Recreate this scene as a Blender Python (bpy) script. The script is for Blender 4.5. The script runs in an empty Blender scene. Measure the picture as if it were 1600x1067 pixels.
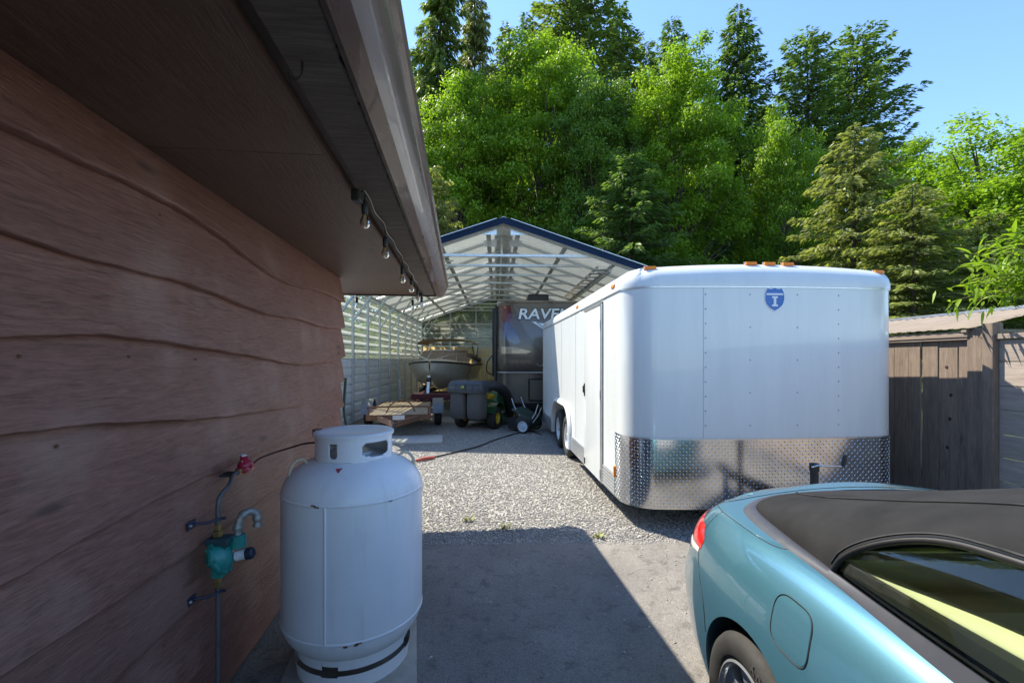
import bpy, bmesh, math, random
import numpy as np
from mathutils import Vector, Matrix
from mathutils.bvhtree import BVHTree
R = math.radians
PI = math.pi
S = bpy.context.scene
COL = S.collection

# ------------------------------------------------------------------ camera, sky, sun, exposure
FPX, CXP, HYP, EYE = 711.0, 800.0, 562.0, 1.6          # focal length in photo pixels, axis column, horizon row, eye height
cam = bpy.data.objects.new('camera', bpy.data.cameras.new('camera')); COL.objects.link(cam)
cam.location = (0, 0, EYE); cam.rotation_euler = (R(90), 0, 0)
cam.data.sensor_width = 36.0; cam.data.lens = FPX / 1600 * 36
cam.data.shift_y = (HYP - 533.5) / 1600
cam.data.clip_start = 0.05; cam.data.clip_end = 2000
S.camera = cam

SUN_DIR = Vector((-.585, .56, 1.0)).normalized()      # towards the sun
ELEV = math.asin(SUN_DIR.z)
AZ = math.atan2(SUN_DIR.x, SUN_DIR.y)
world = bpy.data.worlds.new('World'); S.world = world; world.use_nodes = True
wn = world.node_tree.nodes; wl = world.node_tree.links
sky = wn.new('ShaderNodeTexSky'); sky.sky_type = 'NISHITA'; sky.sun_disc = False
sky.sun_elevation = ELEV; sky.sun_rotation = AZ; sky.altitude = 0; sky.air_density = 1.0; sky.dust_density = 0.1; sky.ozone_density = 6.5
bg = wn['Background']; bg.inputs['Strength'].default_value = 0.13
wl.new(sky.outputs[0], bg.inputs[0])
sun = bpy.data.objects.new('sun', bpy.data.lights.new('sun', 'SUN')); COL.objects.link(sun)
sun.data.energy = 3.9; sun.data.angle = R(0.5); sun.data.color = (1.0, 0.92, 0.78)
sun.rotation_euler = SUN_DIR.to_track_quat('Z', 'Y').to_euler()
S.view_settings.view_transform = 'Standard'; S.view_settings.look = 'None'
S.view_settings.gamma = 1.0; S.view_settings.exposure = 1.52

# ------------------------------------------------------------------ helpers
def tag(o, label=None, cat=None, group=None, kind=None):
    if label: o['label'] = label
    if cat: o['category'] = cat
    if group: o['group'] = group
    if kind: o['kind'] = kind
    return o

def empty(name, loc=(0, 0, 0), rz=0.0, label=None, cat=None, group=None, parent=None):
    o = bpy.data.objects.new(name, None); COL.objects.link(o)
    o.location = loc; o.rotation_euler = (0, 0, rz); o.empty_display_size = 0.1
    if parent: o.parent = parent
    return tag(o, label, cat, group)

def link(name, me, m=None, parent=None, loc=None, rot=None):
    o = bpy.data.objects.new(name, me); COL.objects.link(o)
    if m is not None and not me.materials: me.materials.append(m)
    if parent is not None: o.parent = parent
    if loc is not None: o.location = loc
    if rot is not None: o.rotation_euler = rot
    return o

def fast_mesh(name, V, F):
    """V (n,3) floats, F (m,k) ints -> mesh, vectorised"""
    V = np.asarray(V, np.float32); F = np.asarray(F, np.int32)
    me = bpy.data.meshes.new(name); m, k = F.shape
    me.vertices.add(len(V)); me.vertices.foreach_set('co', V.ravel())
    me.loops.add(m * k); me.loops.foreach_set('vertex_index', F.ravel())
    me.polygons.add(m)
    me.polygons.foreach_set('loop_start', np.arange(0, m * k, k, dtype=np.int32))
    me.update(calc_edges=True); me.validate()
    return me

def crom(pts, n, closed=False):
    """Catmull-Rom through pts, n samples evenly by arc length"""
    P = [np.array(p, float) for p in pts]
    if closed: P = [P[-1]] + P + [P[0], P[1]]
    else: P = [2 * P[0] - P[1]] + P + [2 * P[-1] - P[-2]]
    out = []
    for i in range(1, len(P) - 2):
        a, b, c, d = P[i - 1:i + 3]
        for t in np.linspace(0, 1, 24, endpoint=False):
            out.append(.5 * ((2 * b) + (c - a) * t + (2 * a - 5 * b + 4 * c - d) * t * t + (3 * b - a - 3 * c + d) * t ** 3))
    out.append(P[-2]); out = np.array(out)
    L = np.r_[0, np.cumsum(np.linalg.norm(np.diff(out, axis=0), axis=1))]
    q = np.linspace(0, L[-1], n + (1 if closed else 0))
    res = np.stack([np.interp(q, L, out[:, k]) for k in range(out.shape[1])], 1)
    return res[:-1] if closed else res

class MB:
    def __init__(s): s.v = []; s.f = []
    def add(s, vs, fs):
        b = len(s.v); s.v += [tuple(v) for v in vs]; s.f += [tuple(i + b for i in f) for f in fs]; return s
    def box(s, x0, x1, y0, y1, z0, z1, bev=0.0):
        if bev <= 0:
            vs = [(x, y, z) for z in (z0, z1) for (x, y) in ((x0, y0), (x1, y0), (x1, y1), (x0, y1))]
            return s.add(vs, [(3, 2, 1, 0), (4, 5, 6, 7), (0, 1, 5, 4), (1, 2, 6, 5), (2, 3, 7, 6), (3, 0, 4, 7)])
        bm = bmesh.new(); bmesh.ops.create_cube(bm, size=1)
        for v in bm.verts: v.co = Vector(((x0 + x1) / 2 + v.co.x * (x1 - x0), (y0 + y1) / 2 + v.co.y * (y1 - y0), (z0 + z1) / 2 + v.co.z * (z1 - z0)))
        bmesh.ops.bevel(bm, geom=bm.edges[:], offset=bev, segments=2, profile=.6, affect='EDGES')
        bm.verts.index_update()
        s.add([v.co for v in bm.verts], [[v.index for v in f.verts] for f in bm.faces]); bm.free(); return s
    def bar(s, a, b, w, h=None, up=(0, 0, 1)):
        h = h or w; a, b = Vector(a), Vector(b); d = (b - a).normalized(); up = Vector(up)
        if abs(d.dot(up)) > .98: up = Vector((1, 0, 0))
        sx = d.cross(up).normalized(); sz = sx.cross(d)
        vs = [p + sx * i * w / 2 + sz * j * h / 2 for p in (a, b) for (i, j) in ((-1, -1), (1, -1), (1, 1), (-1, 1))]
        return s.add(vs, [(0, 1, 2, 3), (7, 6, 5, 4), (4, 5, 1, 0), (5, 6, 2, 1), (6, 7, 3, 2), (7, 4, 0, 3)])
    def tube(s, pts, r, n=8, cap=True):
        pts = [Vector(p) for p in pts]; m = len(pts); rs = r if hasattr(r, '__len__') else [r] * m
        vs = []; prev = None
        for i, p in enumerate(pts):
            d = (pts[min(i + 1, m - 1)] - pts[max(i - 1, 0)]).normalized()
            if prev is None:
                u = Vector((0, 0, 1)) if abs(d.z) < .9 else Vector((1, 0, 0)); u = (u - d * u.dot(d)).normalized()
            else:
                u = (prev - d * prev.dot(d)).normalized()
            prev = u; w = d.cross(u)
            vs += [p + (u * math.cos(2 * PI * k / n) + w * math.sin(2 * PI * k / n)) * rs[i] for k in range(n)]
        fs = [(i * n + k, i * n + (k + 1) % n, (i + 1) * n + (k + 1) % n, (i + 1) * n + k) for i in range(m - 1) for k in range(n)]
        if cap: fs += [tuple(range(n - 1, -1, -1)), tuple((m - 1) * n + k for k in range(n))]
        return s.add(vs, fs)
    def lathe(s, prof, n=32, M=None, cap=False):
        """prof of (r,z) about local z; M places it"""
        M = M or Matrix(); vs = []; m = len(prof)
        for r, z in prof:
            vs += [M @ Vector((r * math.cos(2 * PI * k / n), r * math.sin(2 * PI * k / n), z)) for k in range(n)]
        fs = [(i * n + k, i * n + (k + 1) % n, (i + 1) * n + (k + 1) % n, (i + 1) * n + k) for i in range(m - 1) for k in range(n)]
        if cap: fs += [tuple(range(n - 1, -1, -1)), tuple((m - 1) * n + k for k in range(n))]
        return s.add(vs, fs)
    def prism(s, poly, M, t):
        """poly in local xy, extruded from z=0 to z=t, placed by M"""
        n = len(poly); vs = [M @ Vector((x, y, 0)) for x, y in poly] + [M @ Vector((x, y, t)) for x, y in poly]
        return s.add(vs, [tuple(range(n - 1, -1, -1)), tuple(range(n, 2 * n))] + [(k, (k + 1) % n, n + (k + 1) % n, n + k) for k in range(n)])
    def grid(s, G, flip=False):
        """G[i][j] points"""
        a, b = len(G), len(G[0]); vs = [p for row in G for p in row]
        fs = [(i * b + j, i * b + j + 1, (i + 1) * b + j + 1, (i + 1) * b + j) for i in range(a - 1) for j in range(b - 1)]
        if flip: fs = [f[::-1] for f in fs]
        return s.add(vs, fs)
    def mesh(s, name='mesh', smooth=None):
        me = bpy.data.meshes.new(name); me.from_pydata(s.v, [], s.f); me.update()
        if smooth is not None: smooth_mesh(me, smooth)
        return me
    def build(s, name, m, parent=None, smooth=None, loc=None, rot=None, recalc=False):
        me = s.mesh(name)
        if recalc: clean(me)
        if smooth is not None: smooth_mesh(me, smooth)
        return link(name, me, m, parent, loc, rot)

def clean(me, dist=1e-5):
    bm = bmesh.new(); bm.from_mesh(me)
    bmesh.ops.remove_doubles(bm, verts=bm.verts, dist=dist)
    bmesh.ops.recalc_face_normals(bm, faces=bm.faces)
    bm.to_mesh(me); bm.free(); me.update()

def smooth_mesh(me, ang=40):
    bm = bmesh.new(); bm.from_mesh(me); lim = R(ang)
    for f in bm.faces: f.smooth = True
    for e in bm.edges:
        if len(e.link_faces) == 2: e.smooth = e.calc_face_angle(0) < lim
    bm.to_mesh(me); bm.free(); me.update()

def boolean(me, cutters, op='DIFFERENCE'):
    o = bpy.data.objects.new('tmp', me); COL.objects.link(o); cs = []
    for c in cutters:
        co = bpy.data.objects.new('tmpc', c); COL.objects.link(co); cs.append(co)
        md = o.modifiers.new('b', 'BOOLEAN'); md.object = co; md.operation = op; md.solver = 'EXACT'
    bpy.context.view_layer.update()
    dg = bpy.context.evaluated_depsgraph_get()
    res = bpy.data.meshes.new_from_object(o.evaluated_get(dg))
    for x in [o] + cs: bpy.data.objects.remove(x)
    return res

def text_mesh(txt, size, depth, shear=0.0, bold=0.0, spacing=1.0):
    c = bpy.data.curves.new('text', 'FONT'); c.body = txt; c.size = size; c.extrude = depth; c.shear = shear; c.offset = bold
    c.align_x = 'CENTER'; c.align_y = 'CENTER'; c.space_character = spacing; c.resolution_u = 4
    o = bpy.data.objects.new('tmp', c); COL.objects.link(o); bpy.context.view_layer.update()
    me = bpy.data.meshes.new_from_object(o.evaluated_get(bpy.context.evaluated_depsgraph_get()))
    bpy.data.objects.remove(o); return me

def copy_tree(o, parent=None):
    c = o.copy(); COL.objects.link(c)
    if parent is not None: c.parent = parent
    for ch in list(o.children): copy_tree(ch, c)
    return c

def px(x, y, Y):
    """photo pixel at depth Y -> world point (used only to take measurements off the photograph)"""
    return Vector(((x - CXP) / FPX * Y, Y, EYE + (HYP - y) / FPX * Y))

# ------------------------------------------------------------------ materials
class NT:
    def __init__(s, name):
        s.m = bpy.data.materials.new(name); s.m.use_nodes = True
        s.t = s.m.node_tree; s.n = s.t.nodes; s.p = s.n['Principled BSDF']; s.out = s.n['Material Output']
    def new(s, typ, **kw):
        nd = s.n.new('ShaderNode' + typ)
        for k, v in kw.items():
            if k in nd.inputs: nd.inputs[k].default_value = v
            else: setattr(nd, k, v)
        return nd
    def l(s, a, b): s.t.links.new(a, b)
    def coords(s, scale=(1, 1, 1), kind='Object', rot=(0, 0, 0)):
        tc = s.new('TexCoord'); mp = s.new('Mapping'); mp.inputs['Scale'].default_value = scale; mp.inputs['Rotation'].default_value = rot
        s.l(tc.outputs[kind], mp.inputs[0]); return mp.outputs[0]
    def noise(s, vec, scale, detail=4, rough=.55, dist=0):
        nd = s.new('TexNoise', Scale=scale, Detail=detail, Roughness=rough, Distortion=dist); s.l(vec, nd.inputs['Vector']); return nd.outputs['Fac']
    def ramp(s, fac, stops):
        nd = s.new('ValToRGB'); el = nd.color_ramp.elements
        while len(el) < len(stops): el.new(.5)
        for e, (p, c) in zip(el, stops): e.position = p; e.color = (*c, 1) if len(c) == 3 else c
        s.l(fac, nd.inputs[0]); return nd.outputs[0]
    def mix(s, fac, a, b, blend='MIX'):
        nd = s.new('Mix', data_type='RGBA', blend_type=blend)
        for k, v in ((0, fac), (6, a), (7, b)):
            if hasattr(v, 'is_output'): s.l(v, nd.inputs[k])
            elif k == 0: nd.inputs[0].default_value = v
            else: nd.inputs[k].default_value = (*v, 1)
        return nd.outputs[2]
    def math(s, op, a, b=0.0):
        nd = s.new('Math', operation=op)
        for k, v in ((0, a), (1, b)):
            if hasattr(v, 'is_output'): s.l(v, nd.inputs[k])
            else: nd.inputs[k].default_value = v
        return nd.outputs[0]
    def bump(s, h, strength=.3, dist=.01, to=None):
        nd = s.new('Bump', Strength=strength, Distance=dist); s.l(h, nd.inputs['Height']); s.l(nd.outputs[0], (to or s.p).inputs['Normal']); return nd
    def col(s, c):
        if hasattr(c, 'is_output'): s.l(c, s.p.inputs['Base Color'])
        else: s.p.inputs['Base Color'].default_value = (*c, 1)
    def rough(s, r):
        if hasattr(r, 'is_output'): s.l(r, s.p.inputs['Roughness'])
        else: s.p.inputs['Roughness'].default_value = r

MATS = {}
def pbr(name, c, rough=.6, metal=0.0, var=.25, scale=6, bump=.0, bscale=60, bdist=.003, coat=0.0, spec=.5, stretch=(1, 1, 1)):
    """plain surface with uneven tone, uneven gloss and a fine relief"""
    if name in MATS: return MATS[name]
    t = NT(name); v = t.coords(stretch)
    n = t.noise(v, scale, 6, .65)
    lo = tuple(x * (1 - var) for x in c); hi = tuple(min(1, x * (1 + var * .7)) for x in c)
    t.col(t.ramp(n, [(.25, lo), (.75, hi)]))
    t.rough(t.math('ADD', t.math('MULTIPLY', t.noise(v, scale * 2.3, 4), .25), rough - .12))
    t.p.inputs['Metallic'].default_value = metal; t.p.inputs['Specular IOR Level'].default_value = spec
    if coat: t.p.inputs['Coat Weight'].default_value = coat; t.p.inputs['Coat Roughness'].default_value = .03
    if bump: t.bump(t.noise(v, bscale, 4), bump, bdist)
    MATS[name] = t.m; return t.m

WHITE = pbr('white_paint', (.78, .78, .76), .35, var=.06, scale=3)
BLACK = pbr('black_plastic', (.018, .018, .02), .5, var=.3)
RUBBER = pbr('tyre_rubber', (.022, .021, .02), .8, var=.35, scale=14, bump=.2)
GALV = pbr('galvanised_steel', (.50, .53, .54), .42, .75, var=.22, scale=16)
ALU = pbr('aluminium', (.62, .63, .64), .32, .9, var=.15, scale=20)
DARKMETAL = pbr('dark_steel', (.05, .05, .055), .5, .5, var=.3)
CHROME = pbr('chrome', (.75, .75, .76), .12, 1.0, var=.05)
AMBER = pbr('amber_lens', (.95, .24, .006), .3, var=.15, scale=40)
RUST = pbr('rusty_steel', (.16, .08, .045), .8, .2, var=.5, scale=18, bump=.3)

def wood(name, c0, c1, c2, axis, grain=9, rough=.75, bump=.35, stretch=14, patch=1.3, patchcol=None, scale=1.0):
    """sawn wood: grain stretched along axis, figure, patches of fading"""
    if name in MATS: return MATS[name]
    t = NT(name); sc = [stretch * scale] * 3; sc[axis] = 1.0 * scale
    v = t.coords(tuple(sc)); w = t.coords((scale,) * 3)
    oi = t.new('ObjectInfo'); sh = t.new('VectorMath', operation='ADD'); t.l(v, sh.inputs[0])
    cm = t.new('CombineXYZ'); rr = t.math('MULTIPLY', oi.outputs['Random'], 37.0)
    for k in range(3): t.l(rr, cm.inputs[k])
    t.l(cm.outputs[0], sh.inputs[1]); v = sh.outputs[0]
    fine = t.noise(v, grain, 8, .7, .4); fig = t.noise(v, grain * .22, 3, .5, 1.6)
    g = t.math('ADD', t.math('MULTIPLY', fine, .55), t.math('MULTIPLY', fig, .45))
    c = t.ramp(g, [(.30, c0), (.52, c1), (.74, c2)])
    if patchcol: c = t.mix(t.ramp(t.noise(w, patch, 5, .6), [(.50, (0, 0, 0)), (.75, (.45, .45, .45))]), c, patchcol)
    kc = [3.2] * 3; kc[axis] = 1.0; vk = t.new('TexVoronoi', Scale=1.5, Randomness=1.0); kv = t.new('VectorMath', operation='ADD'); t.l(t.coords(tuple(kc)), kv.inputs[0]); t.l(cm.outputs[0], kv.inputs[1]); t.l(kv.outputs[0], vk.inputs['Vector'])
    c = t.mix(t.ramp(vk.outputs['Distance'], [(.0, (.8, .8, .8)), (.05, (.65, .65, .65)), (.11, (0, 0, 0))]), c, tuple(x * .35 for x in c0))
    c = t.mix(t.math('MULTIPLY', oi.outputs['Random'], .35), c, tuple(x * .6 for x in c1))
    t.col(c); t.rough(t.math('ADD', t.math('MULTIPLY', fine, .3), rough - .15))
    t.bump(g, bump, .006); MATS[name] = t.m; return t.m

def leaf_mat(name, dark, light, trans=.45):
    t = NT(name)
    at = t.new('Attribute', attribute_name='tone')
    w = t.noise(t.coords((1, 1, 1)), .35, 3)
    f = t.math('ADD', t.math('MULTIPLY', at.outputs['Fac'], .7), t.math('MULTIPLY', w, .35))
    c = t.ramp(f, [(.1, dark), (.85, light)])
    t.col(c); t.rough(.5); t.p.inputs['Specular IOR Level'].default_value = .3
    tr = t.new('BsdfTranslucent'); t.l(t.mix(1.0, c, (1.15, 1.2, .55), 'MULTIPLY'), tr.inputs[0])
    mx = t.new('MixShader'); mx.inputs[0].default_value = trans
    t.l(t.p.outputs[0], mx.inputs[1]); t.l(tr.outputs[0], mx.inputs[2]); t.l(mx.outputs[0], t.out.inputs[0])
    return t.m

def glass_mat(name, tint, refl_rough=.02, alpha=.25):
    """thin pane: see-through tinted film that also mirrors"""
    t = NT(name); t.n.remove(t.p)
    tr = t.new('BsdfTransparent'); tr.inputs[0].default_value = (*tint, 1)
    gl = t.new('BsdfGlossy', Roughness=refl_rough); fr = t.new('Fresnel', IOR=1.5)
    mx = t.new('MixShader'); t.l(t.math('ADD', fr.outputs[0], alpha * .2), mx.inputs[0])
    t.l(tr.outputs[0], mx.inputs[1]); t.l(gl.outputs[0], mx.inputs[2]); t.l(mx.outputs[0], t.out.inputs[0])
    return t.m
# ------------------------------------------------------------------ ground
def sheet(name, x0, x1, y0, y1, z, m, nx=1, ny=1, edge=None):
    G = [[(x0 + (x1 - x0) * i / nx, y0 + (y1 - y0) * j / ny, z) for j in range(ny + 1)] for i in range(nx + 1)]
    if edge:
        for i in range(nx + 1): x, y, zz = G[i][ny]; G[i][ny] = (x, edge(x), zz)
    return tag(MB().grid(G, True).build(name, m), kind='structure')

t = NT('grass_soil'); v = t.coords()
t.col(t.ramp(t.noise(v, 1.2, 8, .7), [(.3, (.05, .06, .02)), (.55, (.10, .13, .035)), (.75, (.17, .15, .08))])); t.rough(.95)
t.bump(t.noise(v, 25, 5), .5, .03); GRASSM = t.m
sheet('ground', -400, 400, -60, 900, -0.012, GRASSM)

t = NT('gravel_bed'); v = t.coords()
vo = t.new('TexVoronoi', Scale=42.0); t.l(v, vo.inputs['Vector'])
sp = t.new('SeparateColor'); t.l(vo.outputs['Color'], sp.inputs[0])
c = t.ramp(sp.outputs[0], [(0.0, (.16, .152, .14)), (.45, (.28, .272, .25)), (.8, (.36, .35, .32)), (1, (.47, .455, .42))])
c = t.mix(t.math('MULTIPLY', t.noise(v, .9, 5), .45), c, (.18, .165, .14))
t.col(c); t.rough(.9); t.bump(t.math('SUBTRACT', 1.0, vo.outputs['Distance']), .9, .02); GRAVELM = t.m
sheet('gravel_yard', -9.0, 5.4, 3.0, 25.0, -0.006, GRAVELM)

t = NT('old_asphalt'); v = t.coords()
big = t.noise(v, 1.1, 6, .65); mid = t.noise(v, 9, 6, .7); fine = t.noise(v, 140, 3, .7)
c = t.ramp(big, [(.3, (.13, .121, .111)), (.52, (.185, .173, .158)), (.72, (.245, .228, .207))])
c = t.mix(t.ramp(mid, [(.36, (.8, .8, .8)), (.47, (0, 0, 0))]), c, (.095, .09, .084))
vo = t.new('TexVoronoi', Scale=150.0); t.l(v, vo.inputs['Vector'])
sp = t.new('SeparateColor'); t.l(vo.outputs['Color'], sp.inputs[0])
c = t.mix(.55, c, t.ramp(sp.outputs[1], [(0, (.5, .5, .5)), (1, (1.35, 1.33, 1.3))]), 'MULTIPLY')
# hairline cracks: only where the distance-to-edge of a wide cell pattern is tiny
ve = t.new('TexVoronoi', Scale=.55, feature='DISTANCE_TO_EDGE')
wv = t.new('VectorMath', operation='ADD'); nn = t.new('TexNoise', Scale=2.2, Detail=6.0); t.l(v, nn.inputs['Vector']); t.l(v, wv.inputs[0])
sc = t.new('VectorMath', operation='SCALE'); sc.inputs['Scale'].default_value = .45; t.l(nn.outputs['Color'], sc.inputs[0]); t.l(sc.outputs[0], wv.inputs[1]); t.l(wv.outputs[0], ve.inputs['Vector'])
crk = t.ramp(ve.outputs['Distance'], [(0.0, (.35, .35, .35)), (.0025, (0, 0, 0))])
c = t.mix(crk, c, (.05, .047, .043))
t.col(c); t.rough(t.math('ADD', t.math('MULTIPLY', mid, .3), .62)); t.bump(t.math('ADD', fine, vo.outputs['Distance']), .35, .006); ASPHM = t.m
def asph_edge(x): return 4.0 + .035 * x + .035 * math.sin(5.1 * x) + .02 * math.sin(13 * x + 1) + .012 * math.sin(31 * x)
sheet('asphalt_drive', -1.6, 5.4, -30, 4.0, -0.001, ASPHM, 260, 1, asph_edge)

# loose stones lying on the gravel bed: far too many to count
rng = np.random.default_rng(4)
n = 95000
yy = 3.95 + (rng.random(n) ** 1.55) * 8.0; xx = -3.2 + rng.random(n) * 6.6
keep = (yy > asph_edge(0) + .035 * xx + .03 * np.sin(5.1 * xx) - .04 - .09 * rng.random(n) ** 4)
xx, yy = xx[keep], yy[keep]
xx = np.r_[xx, -1.0 + 3.2 * rng.random(420)]; yy = np.r_[yy, 4.0 - 1.6 * rng.random(420) ** 3.2]; n = len(xx)
OCT = np.array([(1, 0, 0), (0, 1, 0), (-1, 0, 0), (0, -1, 0), (0, 0, 1), (0, 0, -1), (.72, .72, .3), (-.72, .72, .3), (-.72, -.72, .3), (.72, -.72, .3)], float)
OF = np.array([(0, 6, 4), (6, 1, 4), (1, 7, 4), (7, 2, 4), (2, 8, 4), (8, 3, 4), (3, 9, 4), (9, 0, 4), (0, 5, 6), (6, 5, 1), (1, 5, 7), (7, 5, 2), (2, 5, 8), (8, 5, 3), (3, 5, 9), (9, 5, 0)])
sz = (.0048 + .0058 * rng.random(n) ** 1.6)[:, None] * (.7 + .6 * rng.random((n, 3))) * np.array([1, 1, .75])
V = OCT[None] * (.78 + .44 * rng.random((n, 10, 1))) * sz[:, None, :]
a = rng.random(n) * 2 * PI; ca, sa = np.cos(a), np.sin(a)
V = np.stack([V[..., 0] * ca[:, None] - V[..., 1] * sa[:, None], V[..., 0] * sa[:, None] + V[..., 1] * ca[:, None], V[..., 2]], -1)
tilt = (rng.random(n) - .5) * .9; V[..., 2] += V[..., 0] * tilt[:, None]
V += np.stack([xx, yy, sz[:, 2] * .35 - .004], 1)[:, None, :]
F = (OF[None] + (np.arange(n) * 10)[:, None, None]).reshape(-1, 3)
me = fast_mesh('gravel', V.reshape(-1, 3), F)
at = me.attributes.new('tone', 'FLOAT', 'POINT'); at.data.foreach_set('value', np.repeat(rng.random(n), 10).astype(np.float32))
t = NT('crushed_stone'); an = t.new('Attribute', attribute_name='tone')
c = t.ramp(an.outputs['Fac'], [(0, (.22, .21, .195)), (.35, (.30, .29, .27)), (.75, (.38, .368, .34)), (.95, (.52, .50, .465)), (1, (.32, .24, .18))])
t.col(c); t.rough(.85); t.bump(t.noise(t.coords(), 180, 3), .3, .004)
tag(link('gravel', me, t.m), 'loose grey crushed stone spread over the yard', 'gravel', kind='stuff')

# a few weeds at the asphalt edge
def weed(loc, k, label):
    rr = random.Random(k); mb = MB()
    for i in range(26):
        a = rr.random() * 2 * PI; l = .03 + rr.random() * .05; p = Vector(loc) + Vector((rr.uniform(-.05, .05), rr.uniform(-.03, .03), 0))
        d = Vector((math.cos(a), math.sin(a), .5 + rr.random() * .6)).normalized(); w = d.cross(Vector((0, 0, 1))).normalized() * .008
        mb.add([p, p + d * l * .5 + w, p + d * l, p + d * l * .5 - w], [(0, 1, 2, 3)])
    tag(mb.build('weed', WEEDM), label, 'weed', 'weeds on the gravel edge')
WEEDM = pbr('weed_leaf', (.20, .22, .03), .6, var=.4)
weed((.77, 4.10, .0), 1, 'small yellow green weed at the gravel edge nearest the trailer shadow')
weed((-.06, 4.30, .0), 2, 'tiny weed in the gravel left of the other one, towards the tank')
weed((-.45, 4.52, .0), 3, 'tiny weed in the gravel farthest from the asphalt')
# ------------------------------------------------------------------ house: waney-edge siding, soffit, gutter, roof
HY = R(6.4)
house = empty('house', (-1.69, 4.44, 0), HY, 'brown house with wavy-edged lap siding, dark soffit and brown gutter', 'house')
SIDE = wood('brown_stained_siding', (.075, .027, .019), (.215, .092, .068), (.31, .160, .125), 1, 13, .45, 1.0, 9, 1.5, (.38, .25, .21), scale=1.6)
SOFF = wood('dark_brown_plywood', (.045, .023, .015), (.105, .060, .042), (.17, .105, .078), 1, 12, .42, .6, 10, .8, (.16, .115, .088), scale=1.4)
ROUGH = wood('rough_sawn_board', (.04, .033, .028), (.12, .10, .085), (.20, .17, .145), 0, 9, .75, .9, 10, 1.0, None, scale=1.5)
GUT = pbr('brown_gutter_metal', (.20, .135, .115), .30, .0, var=.2, scale=5, coat=.35, stretch=(3, .6, 3))
TRIM = pbr('dark_brown_trim', (.045, .026, .02), .5, var=.35, scale=7)
Y0 = -9.0
MB().box(-6.0, -.002, Y0, -.004, 0, 2.42).build('wall', TRIM, house)
zb = [2.175, 1.91, 1.617, 1.345, 1.08, .81, .53, .26, .03]
def wave(k, y):
    r = random.Random(k * 7 + 1); w = 0
    for q in range(4): w += math.sin(y * r.uniform(.7, 1.6) * (1 + q * .7) + r.uniform(0, 6.28)) * .034 / (1 + q * .8)
    return w * 1.1 + .002 * math.sin(y * 19 + k) + .0012 * math.sin(y * 47 + 2 * k)
def board(k, y0, y1):
    zlo = zb[k]; ztop = 2.399 if k == 0 else zb[k - 1] + .075
    n = int((y1 - y0) * 26); top = []; G = []
    amp = .55 if k >= 5 else 1.0
    for i in range(n + 1):
        y = y0 + (y1 - y0) * i / n; w = wave(k, y) * amp if k < 8 else 0
        b = zlo + w; th = .058 + .006 * math.sin(3 * y + k)
        row = [(.006, y, ztop)]
        for f in (.25, .5, .75, .93): row.append((.006 + (th - .006) * f + .0025 * math.sin(9 * f + 2.3 * y + k), y, ztop + (b - ztop) * f))
        row += [(th - .001, y, b + .005), (th - .006, y, b), (.004, y, b + .002)]
        G.append(row)
    mb = MB().grid(G)
    for e in (0, n):
        row = G[e]; mb.add(row, [tuple(range(len(row)))])
    return mb.build('siding_board', SIDE, house, 50, recalc=True)
for k in range(9):
    if k == 0: cuts = [Y0, -3.18, .0]
    elif k == 4: cuts = [Y0, -5.4, .0]
    elif k == 6: cuts = [Y0, -4.3, .0]
    else: cuts = [Y0, .0]
    for a, b in zip(cuts[:-1], cuts[1:]): board(k, a + (.004 if a > Y0 else 0), b - (.004 if b < 0 else 0) + random.Random(k).uniform(-.006, .012))
nl = MB(); rn = random.Random(17)
for k in range(1, 8):
    y = -8.6
    while y < -.1:
        z = zb[k - 1] + wave(k - 1, y) - .055 + rn.uniform(-.012, .012); nl.lathe([(0, .005), (.005, .004), (.0058, .0)], 7, Matrix.Translation((.019, y, z)) @ Matrix.Rotation(R(90), 4, 'Y')); y += rn.uniform(.38, .46)
tag(nl.build('nail_head', RUST, house), kind='stuff')
YE = 1.17
# soffit plywood in sheets, slot, rough board
for a, b in ((Y0, -5.2), (-5.196, -2.75), (-2.746, -.31), (-.306, YE - .05)):
    MB().box(-.0 if b < .1 else -6.0, .668, a, b, 2.4, 2.412).build('soffit_panel', SOFF, house)
MB().box(-6.0, -.001, .002, YE - .05, 2.402, 2.414).build('soffit_panel', SOFF, house)
MB().box(.660, .73, Y0, YE - .04, 2.432, 2.45).build('soffit_slot', TRIM, house)
MB().box(.655, .669, Y0, YE - .04, 2.3985, 2.431).build('slot_edge', pbr('slot_edge_wood', (.11, .06, .045), .6), house)
G = []; rr = random.Random(3); n = 420
for i in range(n + 1):
    y = Y0 + (YE - .05 - Y0) * i / n; e = .868 + .006 * rr.uniform(-1, 1) + .004 * math.sin(y * 23)
    G.append([(.716, y, 2.43), (.717, y, 2.4), (e - .012, y, 2.399 + .002 * rr.random()), (e, y, 2.406 + .004 * rr.random()), (e + .003, y, 2.43)])
MB().grid(G, True).build('rough_board', ROUGH, house, 30)
MB().box(.873, .886, Y0, YE, 2.395, 2.53).build('fascia', TRIM, house)
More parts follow.
